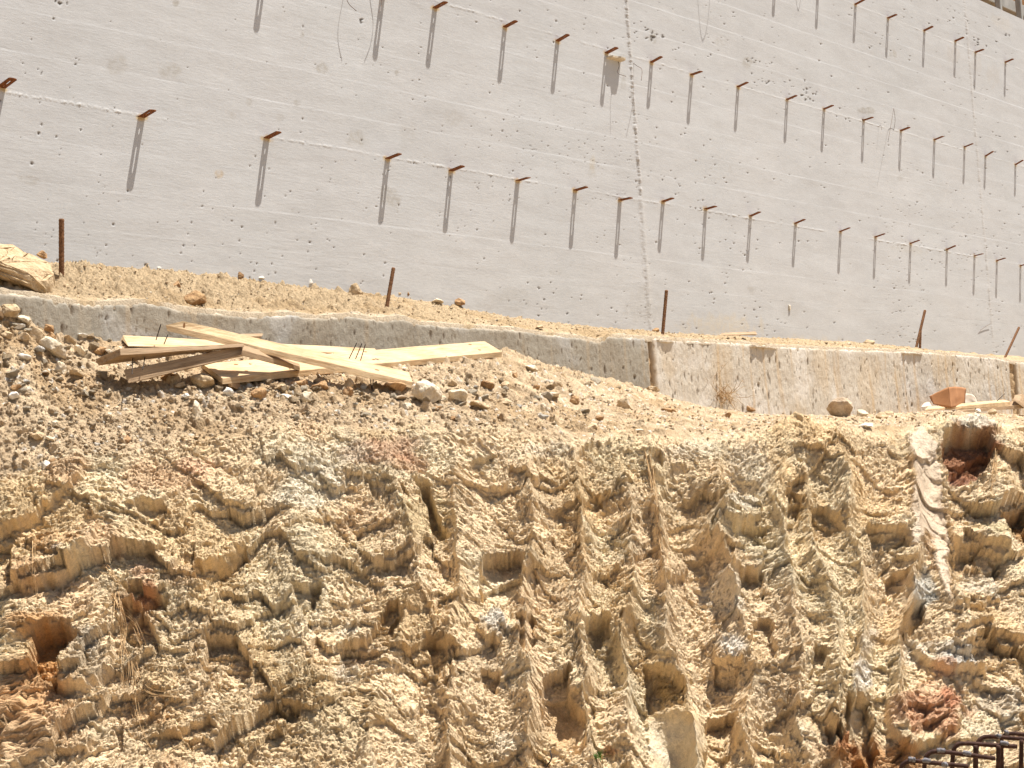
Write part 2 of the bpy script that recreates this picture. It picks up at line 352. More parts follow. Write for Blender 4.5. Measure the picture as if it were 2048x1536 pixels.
BS = np.concatenate([a1, np.repeat(a1[-1:], R2+R3_, 0)]); BN = np.concatenate([b1, b2, b3]); BZ = np.concatenate([z1, z2, z3]); RR = BN.shape[0]
def smooth(a, k):
    p = np.concatenate([2*a[:1]-a[k:0:-1], a, 2*a[-1:]-a[-2:-k-2:-1]]); c = np.cumsum(np.concatenate([p[:1]*0, p]), 0)
    return (c[2*k+1:]-c[:-2*k-1])/(2*k+1)
for _ in range(3): BN = smooth(BN, 14); BZ = smooth(BZ, 14); BS = smooth(BS, 14)
def pos(a, b, z): return a[..., None]*DF + b[..., None]*NF + z[..., None]*Z
arc = np.concatenate([np.zeros((1, NC)), np.cumsum(np.hypot(np.diff(BN, axis=0), np.diff(BZ, axis=0)), 0)]); T = (arc-arc[R1]).astype(f4)
dn = np.gradient(BN, axis=0); dz = np.gradient(BZ, axis=0); L = np.hypot(dn, dz)+1e-9
ON, OZ = -dz/L, dn/L                                             # outward direction in the n-z plane
BX = pos(BS, BN, BZ)
GX, GY = topx(BX); GX = GX.astype(f4); GY = GY.astype(f4); S = BS.astype(f4)

GRV = [[(560,870),(590,1000),(560,1150),(625,1300),(660,1400),(690,1600)], [(770,870),(830,1100),(840,1180),(770,1330),(740,1450),(720,1600)],
 [(900,870),(925,1100),(900,1230),(890,1400),(900,1600)], [(1065,870),(1050,960),(1060,1100),(1042,1190),(1053,1319),(1056,1455),(1080,1600)],
 [(1150,870),(1160,1000),(1170,1150),(1150,1300),(1180,1450),(1190,1600)], [(1240,880),(1262,1000),(1270,1150),(1240,1300),(1260,1450),(1270,1600)],
 [(1300,880),(1312,1000),(1330,1180),(1345,1300),(1380,1450),(1400,1600)], [(1440,880),(1455,1000),(1432,1060),(1480,1200),(1500,1350),(1490,1450),(1520,1600)],
 [(1570,860),(1560,960),(1550,1011),(1570,1124),(1594,1319),(1601,1421),(1630,1600)], [(1615,860),(1600,950),(1618,1011),(1632,1124),(1656,1250),(1666,1353),(1680,1600)],
 [(1690,860),(1680,900),(1690,1011),(1710,1114),(1727,1165),(1724,1250),(1707,1353),(1700,1440),(1740,1600)],
 [(1820,860),(1830,1000),(1837,1113),(1820,1216),(1792,1300),(1800,1450),(1830,1600)], [(1900,870),(1895,1000),(1905,1150),(1920,1300),(1900,1450),(1900,1600)],
 [(2010,860),(2015,1000),(2030,1200),(2045,1600)], [(2160,860),(2170,1600)]]
rx = [np.interp(GY, [p[1] for p in g], [p[0] for p in g]) for g in GRV]
jig = gn(S*4, T*6, 101)*16 + gn(S*16, T*20, 102)*7 + gn(S*45, T*50, 108)*1.5
X_ = GX + jig
gh = np.zeros(GX.shape, f4); gq = np.zeros(GX.shape, f4); gw = np.ones(GX.shape, f4)*.2; gi = np.zeros(GX.shape, np.int32)
for i in range(len(rx)-1):
    a, b = rx[i], rx[i+1]; m = (X_ >= a) & (X_ < b); q = np.clip((X_-a)/np.maximum(b-a, 1), 0, 1)
    wd = (b-a)*.0012
    qq = 2*q-1; aq = np.abs(qq+.6*gn(S*0+i*3.3, T*4, 106)*(1-qq*qq)); bowl = -(1-np.clip(aq, 0, 1.2)**2.0)*(1+.5*gn(S*0+i*7.7, T*3.5, 107))
    gh = np.where(m, bowl*wd, gh); gq = np.where(m, 2*q-1, gq); gw = np.where(m, wd, gw); gi = np.where(m, i, gi)
rock = ss(-.03, .035, T + gn(S*4, T*4, 103)*.035)
gright = ss(520, 620, GX); gfade = ss(-.04, .30, T+gn(S*3, T*0, 104)*.05); left = 1-gright
gz_ = gright*(1-ss(1880, 1905, X_)); blk = 1-gz_                     # groove zone, blocky zone
gamp = np.interp(GX, [560, 800, 1050, 1300, 2048], [.22, .30, .50, .66, .68])*(.7+.6*RT3[(gi*23+5) & 255])
rr_ = np.clip(np.minimum(1+gq, 1-gq), 0, 1)                                         # 0 on the spines
spine = np.exp(-(rr_*gw/.012)**2)*.006*ss(-.3, .3, gn(S*0+gi*3.7, T*7, 263))
H0 = ((gh*gamp+.03)*gright*(1-ss(1880,1905,X_)*.7) + spine*gz_*np.interp(GX, [700, 1000], [.2, 1]))*gfade + fbm(S*2.8, T*2.2, 3, 130)*.036*rock
DIRN = np.array([.08, -.9968, 0])                                  # the bucket bit square to the viewer: relief stands out this way
Q_ = BX + (H0*ON)[..., None]*DIRN + (H0*OZ)[..., None]*Z
GX, GY = topx(Q_); GX = GX.astype(f4); GY = GY.astype(f4); del Q_    # photo position of the surface once grooved
smooth_m = np.zeros(GX.shape, f4)                                # 1 where the bucket smeared it flat
FE = np.zeros(GX.shape, f4)
wx = GX + gn(S*11, T*11, 141)*9 + gn(S*32, T*32, 142)*6 + gn(S*80, T*80, 151)*3.5; wy = GY + gn(S*11, T*11, 143)*9 + gn(S*32, T*32, 144)*6 + gn(S*80, T*80, 152)*3.5
def region(poly, pad=30):
    p = np.array(poly); m = (GX > p[:, 0].min()-pad) & (GX < p[:, 0].max()+pad) & (GY > p[:, 1].min()-pad) & (GY < p[:, 1].max()+pad)
    r = np.where(m.any(1))[0]; c = np.where(m.any(0))[0]; return slice(r[0], r[-1]+1), slice(c[0], c[-1]+1)
def feat(poly, hgt, soft=8, end=0.0, ang=90, sm=0.0, warp=1.0):
    """hollow (hgt<0) or block (hgt>0); height runs from hgt at one side to hgt*end at the other along ang (90 = downwards in the picture)"""
    sl = region(poly); x = GX[sl]+(wx[sl]-GX[sl])*warp; y = GY[sl]+(wy[sl]-GY[sl])*warp
    d = polyd(poly, x, y); p = np.array(poly); ux, uy = math.cos(rad(ang)), math.sin(rad(ang))
    pr = p[:, 0]*ux+p[:, 1]*uy; q = np.clip((x*ux+y*uy-pr.min())/(pr.max()-pr.min()), 0, 1)
    f = ss(0, soft, d)*(1+(end-1)*q)*hgt; FE[sl] += f.astype(f4)
    if sm: smooth_m[sl] = np.maximum(smooth_m[sl], (ss(0, soft, d)*sm).astype(f4))
HOL = [ # hollows: deep under the upper lip, running out below
 ([(828,958),(860,966),(868,1010),(905,1075),(880,1090),(858,1060),(850,1010)],-.060,6),([(965,1105),(1048,1108),(1050,1150),(1028,1190),(1000,1212),(962,1200),(955,1160)],-.055,7),
 ([(1085,1360),(1140,1330),(1150,1390),(1180,1440),(1160,1500),(1110,1500),(1085,1440)],-.050,7),([(1285,1330),(1350,1328),(1372,1370),(1365,1410),(1300,1430),(1286,1400)],-.055,7),
 ([(672,1300),(738,1285),(750,1240),(800,1200),(806,1235),(770,1300),(735,1335),(690,1345)],-.038,8),([(405,1255),(480,1262),(505,1330),(478,1385),(425,1380),(402,1330)],-.045,9),
 ([(232,1160),(268,1150),(300,1180),(335,1190),(330,1218),(290,1222)],-.045,6),([(68,1255),(120,1240),(160,1262),(135,1330),(118,1385),(80,1350),(58,1310)],-.06,7),
 ([(235,1190),(270,1200),(325,1265),(322,1295),(260,1290),(235,1240)],-.04,8),([(574,1168),(612,1162),(640,1150),(640,1200),(625,1258),(598,1225)],-.04,6),
 ([(1030,1230),(1060,1225),(1075,1290),(1050,1315),(1040,1280)],-.03,6),([(855,1285),(900,1270),(915,1300),(895,1380),(868,1360)],-.035,7),([(960,1340),(1000,1350),(995,1385),(965,1380)],-.03,5),
 ([(1168,1250),(1222,1248),(1218,1280),(1190,1312),(1172,1290)],-.04,6),([(1630,1290),(1660,1292),(1662,1345),(1632,1348)],-.045,5),([(1805,1218),(1850,1195),(1846,1240),(1815,1280),(1803,1262)],-.055,6),
 ([(1700,1385),(1738,1400),(1745,1460),(1755,1536),(1700,1536),(1694,1460)],-.06,7),([(1650,1450),(1690,1430),(1690,1490),(1655,1500)],-.05,6),([(1410,1440),(1480,1420),(1470,1490),(1440,1560),(1408,1540)],-.055,7),
 ([(1886,862),(1940,852),(1985,868),(1992,900),(1975,950),(1930,978),(1900,975),(1888,920)],-.062,7),([(2015,1012),(2060,1000),(2060,1100),(2035,1090),(2016,1050)],-.07,7),
 ([(1895,1095),(1990,1120),(2010,1135),(1995,1160),(1905,1130)],-.035,6),([(1156,1000),(1200,995),(1210,1018),(1170,1025)],-.02,6),([(390,1130),(440,1118),(490,1095),(500,1120),(450,1160),(395,1165)],-.025,6),
 ([(270,1005),(330,1008),(345,1030),(300,1045),(275,1030)],-.025,5),([(935,930),(990,905),(1000,915),(950,955)],-.02,4),([(1170,885),(1205,880),(1180,915),(1150,930)],-.02,4),([(1300,900),(1325,895),(1325,930),(1300,935)],-.03,5),
 ([(1455,1040),(1535,1060),(1532,1090),(1470,1085)],-.04,5),([(1480,1145),(1530,1145),(1528,1190),(1490,1200)],-.03,5),([(1620,1015),(1680,1020),(1690,1060),(1630,1085)],-.035,7),([(1425,1325),(1485,1320),(1478,1370),(1430,1390)],-.035,6),
 ([(1730,1060),(1815,1055),(1825,1090),(1745,1110)],-.035,6),([(1765,1160),(1830,1130),(1835,1165),(1770,1215)],-.035,6),([(1500,1240),(1545,1235),(1550,1320),(1510,1330)],-.03,6),([(1570,980),(1600,985),(1600,1030),(1578,1050)],-.03,5),
 ([(1900,1290),(2000,1270),(2055,1290),(2000,1330),(1910,1345)],-.03,7),([(350,1460),(420,1440),(440,1480),(380,1500)],-.03,7),([(560,1390),(600,1400),(590,1440),(555,1430)],-.025,7)]
for p_, h_, s_ in HOL: feat(p_, h_*1.25, s_*.4, end=.7)
BLK = [ # blocks: proud at their lower edge
 ([(-40,985),(60,960),(150,905),(176,915),(165,955),(100,1020),(40,1070),(-40,1110)],.055,7),([(22,1110),(60,1062),(150,1030),(205,1060),(190,1110),(120,1165),(60,1180),(20,1165)],.055,8),
 ([(132,1232),(205,1225),(235,1280),(222,1345),(180,1395),(125,1390),(112,1330)],.05,8),([(0,1200),(90,1175),(200,1190),(230,1225),(140,1240),(70,1255),(0,1290)],.035,8),
 ([(380,1080),(450,1070),(505,1062),(490,1095),(440,1118),(385,1140)],.03,6),([(250,1000),(330,960),(410,965),(330,1005),(270,1018)],.025,6),([(985,1210),(1003,1195),(1010,1250),(1000,1285),(965,1290),(955,1260)],.035,5),
 ([(1440,1000),(1490,990),(1530,1020),(1528,1045),(1470,1052),(1440,1040)],.045,5),([(1460,1085),(1520,1080),(1535,1110),(1525,1145),(1480,1150),(1462,1120)],.045,5),
 ([(1318,1110),(1370,1100),(1375,1160),(1340,1168),(1320,1150)],.045,5),([(1150,1230),(1222,1215),(1225,1250),(1170,1252)],.035,5),([(1420,1290),(1490,1285),(1492,1335),(1430,1345)],.035,6),
 ([(1880,850),(1900,836),(1990,836),(2000,850),(1990,866),(1940,860),(1885,866)],.022,8),([(1890,1050),(1960,1060),(2015,1060),(2010,1110),(1900,1098)],.055,6),
 ([(1725,1050),(1825,1018),(1822,1050),(1770,1075),(1728,1065)],.03,6),([(1770,1400),(1880,1360),(1935,1420),(1925,1460),(1860,1500),(1790,1500),(1765,1450)],.05,8),([(1820,1290),(1895,1275),(1975,1310),(1975,1350),(1890,1350),(1830,1330)],.045,8),
 ([(1900,1150),(1965,1135),(1990,1160),(2000,1200),(1960,1230),(1905,1215)],.035,6),([(1905,1232),(1975,1225),(1980,1262),(1910,1262)],.035,5),([(620,1340),(660,1330),(665,1400),(630,1420)],.02,7),
 ([(0,1420),(60,1380),(130,1400),(200,1420),(180,1500),(0,1560)],.04,9),([(1650,1400),(1690,1395),(1692,1430),(1652,1450)],.04,5),([(640,1010),(700,990),(720,1040),(660,1060)],.015,9)]
for p_, h_, s_ in BLK: feat(p_, h_*.25, s_*1.0, end=3.6)
feat([(1818,878),(1835,852),(1862,862),(1876,885),(1886,960),(1893,1060),(1904,1190),(1890,1205),(1872,1140),(1862,1075),(1850,1068),(1838,1095),(1822,1090),(1824,960)], .013, 6, 1, sm=.9, warp=.8)
feat([(1290,1415),(1345,1405),(1400,1430),(1408,1560),(1290,1560)], .01, 10, 1, sm=.85)
feat([(1108,1362),(1142,1345),(1150,1395),(1172,1440),(1155,1495),(1112,1500),(1092,1440)], 0, 8, 1, sm=.7)
feat([(970,1112),(1045,1115),(1045,1150),(1022,1190),(1000,1205),(965,1195)], 0, 8, 1, sm=.6)
feat([(860,1010),(880,1050),(905,1075),(880,1090),(860,1060)], 0, 8, 1, sm=.6)
feat([(1700,1395),(1735,1405),(1745,1536),(1702,1536)], 0, 8, 1, sm=.6)
msk = .55+.45*ss(-.2, .3, gn(S*2.6, T*2.6, 112)); topf = .14+.86*ss(0, .20, T)
wj1 = fbm(S*16, T*16, 2, 113)*.012; wj2 = fbm(S*16, T*16, 2, 116)*.011
# ledges: blocky at the two ends, scalloped inside each groove
IL, dxl, dyl, F1l, F2l = vor((S+wj2*1.6)*5+gn(S*6,T*6,126)*.5, (T+wj1*1.6)*6.5+gn(S*6,T*6,127)*.5, 125)
fl = dyl/6.5*(.12+.45*RT4[IL])+dxl/5*(RT3[IL]-.5)*.6+(RT5[IL]-.5)*.035 - ss(.10, 0, F2l-F1l)*.006
per = .060+.050*RT3[(gi*29+3) & 255]; curve = (.06*(RT5[(gi*17) & 255]-.35)*gq*gq + .09*gq*(RT4[(gi*11) & 255]-.6))*gz_
tp = T + curve + fbm(S*5, T*5, 3, 260)*.05 + wj1*1.5 + RT5[(gi*41) & 255]*3
ph = tp/per; kk_ = np.floor(ph).astype(np.int32); frc = ph-kk_
ra = RT3[(kk_*19+gi*57) & 255]
saw = np.where(frc < .16, 1-ss(0, .16, frc), ss(.10, 1.02, frc)**1.3)
nrm_ = ss(-.35, .35, gn(S*6+3, T*6, 262))
led = (saw-.35)*ss(0, .35, rr_)*ss(-.25, .15, gn(S*9+gi*1.7, T*8, 264))*(.002+.015*ra*ra)*(.1+nrm_)*np.interp(GX, [620, 900, 1200, 2048], [.08, .40, .95, 1.1])
Hc = (fl*(blk*.65+.30*gz_) + led*gz_*gfade)*topf + FE
# fine relief follows the coarse shape: u runs along the flank, not straight through it
_hh = H0*rock
_hh = smooth(smooth(_hh, 10), 10); _dh = np.gradient(_hh, axis=1); _da = np.abs(np.gradient(BS, axis=1))+1e-6
_ex = np.hypot(_dh, _da)-_da; _ex = np.cumsum(_ex, axis=1); U = (S + .3*(_ex - _ex[:, 700:701])).astype(f4); del _hh, _dh, _da, _ex
Vt = T
_cf = np.interp(xc, [0, 500, 1200, 2048], [.05, .12, .08, .04]); shear = np.concatenate([[0], np.cumsum((_cf[1:]+_cf[:-1])/2*np.diff(sc))]).astype(f4)[None]
u_ = U + fbm(U*3+5, Vt*3, 2, 110)*.04 + fbm(U*16, Vt*16, 2, 117)*.011 + gn(U*60, Vt*60, 118)*.0035
tw = Vt + shear + (.04*(RT5[(gi*17) & 255]-.4)*(gq*gq-1))*gright + fbm(U*2.2, Vt*2.2, 3, 105)*.05 + fbm(U*16, Vt*16, 2, 119)*.011 + gn(U*55, Vt*55, 115)*.004
def fac(fx, fy, seed, gd, gs, amp):
    ID, dx, dy, F1, F2 = vor(u_*fx, tw*fy, seed)
    return ID, (dy/fy*(gd*(.4+1.2*RT4[ID])) + dx/fx*(RT3[ID]-.5)*gs + (RT5[ID]-.5)*amp), F2-F1
I2, f2, e2 = fac(9.5, 12.5, 121, .38, .6, .016); I3, f3, e3 = fac(30, 42, 122, .5, .6, .004); I4, f4_, e4 = fac(95, 125, 123, .6, .6, .0018)
def billow(fx, fy, sd_, r, pr):
    a_, _x, _y, q1, _q = vor(u_*fx+gn(U*fx*.7, Vt*fx*.7, sd_+1)*.35, tw*fy, sd_); rr = r*(.5+.7*RT4[a_])
    return np.sqrt(np.clip(1-(q1/rr)**2, 0, 1))*(RT3[a_] < pr)*(.5+RT5[a_])
bil = billow(26, 34, 240, .5, .5)*.0028 + billow(62, 80, 243, .5, .75)*.0026 + billow(130, 160, 246, .5, .8)*.0017
rockd = f2*(.20+.30*ss(.6, 1, msk))*topf + f3*(.14+.22*msk)*(.3+.7*topf) + f4_*1.0 + bil*(1.05+.6*msk) + fbm(U*20, Vt*24, 4, 134, .6)*.0040 + gn(U*170, Vt*220, 138)*.0009
crk = ss(.06, .0, e2)*ss(.15, .5, gn(S*4, T*4, 139)); rockd = rockd - crk*.007
rockd = rockd*(1-smooth_m*.93) + smooth_m*fbm(U*14, T*9, 3, 150)*.0025
# dirt slope: clods and rills
flatn = np.interp(GX, [1000, 1500], [1, .55])
dirtd = fbm(S*3.2, T*3.2, 4, 160)*.016 + fbm(S*14, T*16, 3, 165)*.006
for fx, r_, am, pr, sd_ in ((17, .40, .016, .30, 174), (30, .42, .012, .45, 170), (58, .42, .0070, .7, 171), (125, .42, .0038, .85, 172)):
    ID, dx, dy, F1, F2 = vor(S*fx+gn(S*40, T*40, 173)*.25, T*fx*1.2, sd_)
    rr = r_*(.45+.75*RT4[ID]); c = np.sqrt(np.clip(1-(F1/rr)**2, 0, 1)); dirtd = dirtd + c*am*(RT3[ID] < pr)*(.5+RT5[ID])
H = H0 + (rockd + Hc)*rock + dirtd*flatn*.68*(1-rock)
# a few rock ribs breaking through the dirt on the left and under the pile
hf = ss(0, .04, arc.astype(f4)); H = H*hf
taper = np.ones((RR, 1), f4); taper[R1+R2:] = np.linspace(1, .4, R3_)[:, None]
H = H*taper
PN = BN + H*ON; PZ = BZ + H*OZ
# colour
def mixc(C, c, m): m = np.clip(m, 0, 1)[..., None]; return C*(1-m)+np.array(c)*m
C = np.zeros(GX.shape+(3,), f4)+np.array([.86, .655, .41], f4)
C = mixc(C, (.84, .68, .43), ss(-.1, .55, fbm(S*2.4, T*1.8, 3, 200))*.75)
C = mixc(C, (.76, .54, .29), ss(.0, .6, fbm(S*3.1+7, T*2.6, 3, 204))*.7)
C = mixc(C, (.80, .69, .48), ss(.25, .6, fbm(S*3.4+3, T*4.2, 4, 208))*.5)
C = mixc(C, (.60, .34, .17), ss(.4, .7, fbm(S*3.0+13, T*3.5, 4, 212))*np.interp(GX,[0,600,900],[.6,.35,.15]))
C = mixc(C, (.66, .58, .44), ss(.5, .75, fbm(S*5+23, T*7, 4, 216))*.2)
C = C*(1+(RT3[I3]-.5)*.14+(RT5[I2]-.5)*.14)[..., None]
def paint(cx, cy, rx_, ry_, c, k, a=0):
    global C
    r = blob(cx, cy, rx_, ry_, wx, wy, a)+gn(S*14, T*18, 220)*.35; C = mixc(C, c, ss(1.1, .5, r)*k)
RED = (.50, .22, .10); ORG = (.58, .30, .11); PNK = (.66, .38, .24); WHT = (.85, .76, .60); GRY = (.64, .56, .44)
for a in [(290,1190,34,26,RED,.8),(95,1300,46,56,ORG,.95),(70,1250,90,30,ORG,.7),(60,1400,110,80,(.72,.42,.20),.8),(120,1180,110,60,(.76,.50,.28),.5),(300,1420,60,40,(.72,.46,.24),.5),(30,1150,60,40,(.68,.42,.22),.5),(200,1080,60,40,(.72,.46,.26),.5),(40,1480,130,70,(.60,.36,.18),.6),(110,1100,70,34,ORG,.5),(170,1310,50,80,(.52,.42,.30),.6),(180,1290,20,40,GRY,.4),
          (330,960,120,40,(.66,.40,.22),.55),(400,930,60,20,PNK,.5),(760,900,90,34,PNK,.6),(820,930,50,26,(.60,.30,.16),.5),(620,960,90,80,(.82,.75,.58),.65),(560,900,60,40,(.78,.68,.48),.5),(690,900,60,34,(.80,.70,.52),.5),
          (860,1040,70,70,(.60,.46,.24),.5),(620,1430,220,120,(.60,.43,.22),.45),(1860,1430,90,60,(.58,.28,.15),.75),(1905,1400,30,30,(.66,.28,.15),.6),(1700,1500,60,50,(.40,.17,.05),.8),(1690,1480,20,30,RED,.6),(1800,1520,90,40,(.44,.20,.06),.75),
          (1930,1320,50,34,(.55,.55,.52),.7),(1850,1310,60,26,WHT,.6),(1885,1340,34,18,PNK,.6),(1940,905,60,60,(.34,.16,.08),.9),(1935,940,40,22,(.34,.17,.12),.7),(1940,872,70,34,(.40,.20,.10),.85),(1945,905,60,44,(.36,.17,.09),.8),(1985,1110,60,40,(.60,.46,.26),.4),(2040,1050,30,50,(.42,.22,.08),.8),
          (1490,1010,44,24,WHT,.7),(1500,940,60,60,WHT,.35),(1450,1190,50,60,WHT,.6),(1460,1290,44,30,(.76,.74,.68),.6),(990,1250,30,34,(.72,.66,.56),.8),(1345,1480,60,60,(.72,.62,.46),.7),(1130,1430,40,60,(.46,.29,.13),.5),(1340,1360,40,30,(.56,.36,.13),.6),
          (1720,1350,24,40,(.82,.76,.66),.7),(1735,1280,20,30,(.74,.64,.52),.5),(1850,1180,24,44,(.62,.64,.60),.7),(1960,1180,50,30,WHT,.5),(2000,1400,50,40,(.60,.54,.44),.5),(2010,1440,28,14,WHT,.9),(1860,1090,30,50,PNK,.2),(360,1150,60,30,(.55,.35,.2),.4),(280,1130,30,20,PNK,.5),
          (120,1120,16,10,GRY,.6),(700,1270,30,14,WHT,.5),(690,1340,40,30,(.74,.68,.58),.4),(1990,1060,60,26,(.64,.52,.26),.4),(1020,1490,50,24,WHT,.4),(1100,900,60,20,WHT,.4),(1380,900,60,20,WHT,.4),(1950,845,60,14,WHT,.8),(1860,850,40,12,(.78,.62,.38),.6),(1220,1510,26,10,(.60,.28,.12),.6)]:
    paint(*a)
strip = polyd([(1818,878),(1835,852),(1862,862),(1876,885),(1886,960),(1893,1060),(1904,1190),(1890,1205),(1872,1140),(1862,1075),(1850,1068),(1838,1095),(1822,1090),(1824,960)], wx, wy)
C = mixc(C, (.68, .55, .41), ss(-2, 6, strip)*.85)
Cd = np.zeros(C.shape, f4)+np.array([.545, .405, .255], f4)
Cd = mixc(Cd, (.45, .30, .155), ss(-.1, .5, fbm(S*4, T*4, 4, 230))*.6); Cd = mixc(Cd, (.70, .54, .35), ss(.1, .6, fbm(S*9+3, T*9, 3, 234))*.6)
ID, dx, dy, F1, F2 = vor(S*58+gn(S*40, T*40, 173)*.25, T*58*1.2, 171)
Cd = Cd*(1+(RT4[(ID+9) & 255]-.5)*.34)[..., None]; Cd = mixc(Cd, (.78, .72, .62), (RT3[(ID+71) & 255] > .93)*ss(.4, .25, F1)*.8)
C = C*rock[..., None] + Cd*(1-rock[..., None])
P = BX + (H*ON)[..., None]*DIRN + (H*OZ)[..., None]*Z
TX, TY = topx(P)
split = R1 + 6
link('dirt_slope', grid_mesh('dirt_slope', P[:split+1], C[:split+1], smooth=False), M_dirt)['kind'] = 'structure'
link('rock_face', grid_mesh('rock_face', P[split:], C[split:], smooth=False), M_rock)['kind'] = 'structure'
TPd = P[:split+1]
def on_ground(x, y, allp=False):                 # the point of the bank seen at a photo position
    X, Y, Q = (TX, TY, P) if allp else (TX[:split+1], TY[:split+1], TPd)
    j0 = max(0, np.searchsorted(xc, x)-180); j1 = min(NC, j0+400)
    d = (X[:, j0:j1]-x)**2+(Y[:, j0:j1]-y)**2; k = np.unravel_index(np.argmin(d), d.shape)
    return Q[k[0], j0+k[1]].copy()
def gN(x, y): p = on_ground(x, y); return float((p-W0)@N)

# ------------------------------------------------------------------ soil lying on the footing against the wall
q = np.linspace(0, 1, 110)[:, None]
zw_ = np.interp(sc, cW[:, 0], cW[:, 1]); zt_ = np.interp(sc, cT[:, 0], cT[:, 1])
zt_ = np.maximum(zt_, np.where(xc < 60, zb+.004, 0)); e_ = FN + .003*gn(sc*30, sc*0, 319) + np.where(xc < 40, .012, 0)
Hn = -.006 + (e_+.006)*q; Hz = zw_ + (zt_+.006-zw_)*q**.85
S2 = np.repeat(sc[None], 110, 0).astype(f4); Q2 = Hn.astype(f4)
hd = fbm(S2*3, Q2*4, 3, 300)*.012 + fbm(S2*14, Q2*14, 4, 305, .6)*.008
for fx, am, pr, sd_ in ((26, .015, .35, 310), (58, .009, .6, 311), (120, .005, .85, 312)):
    ID, dx, dy, F1, F2 = vor(S2*fx, Q2*fx*1.3, sd_); rr = .42*(.45+.75*RT4[ID]); hd = hd + np.sqrt(np.clip(1-(F1/rr)**2, 0, 1))*am*(RT3[ID] < pr)
thin = np.interp(xc, [0, 1050, 1250, 2048], [1, .9, .5, .5])
hd = hd*thin*ss(1.0, .8, q)*ss(-.1, .1, q) + np.abs(gn(S2*22, Q2*0, 318))*.004*ss(.7, 1, q)
Hz = Hz + hd
Hz[-1] -= .02; Hn[-1] -= .003
Ch = np.zeros(Hz.shape+(3,), f4)+np.array([.49, .365, .222], f4)
Ch = mixc(Ch, (.40, .27, .14), ss(0, .5, fbm(S2*4, Q2*5, 4, 330))*.5); Ch = Ch*(1+(RT4[ID]-.5)*.25)[..., None]
Ch = mixc(Ch, (.58, .48, .35), ss(.90, .99, q+gn(S2*9, Q2*20, 333)*.12)*.8)
PH = W0 + S2[..., None]*D + Hn[..., None]*N + Hz[..., None]*Z
link('soil_bed', grid_mesh('soil_bed', PH, Ch), M_dirt)['kind'] = 'structure'
HX, HY = topx(PH)
def on_heap(x, y):
    j0 = max(0, np.searchsorted(xc, x)-120); j1 = min(NC, j0+460)
    d = (HX[:, j0:j1]-x)**2+(HY[:, j0:j1]-y)**2; k = np.unravel_index(np.argmin(d), d.shape); return PH[k[0], j0+k[1]].copy()

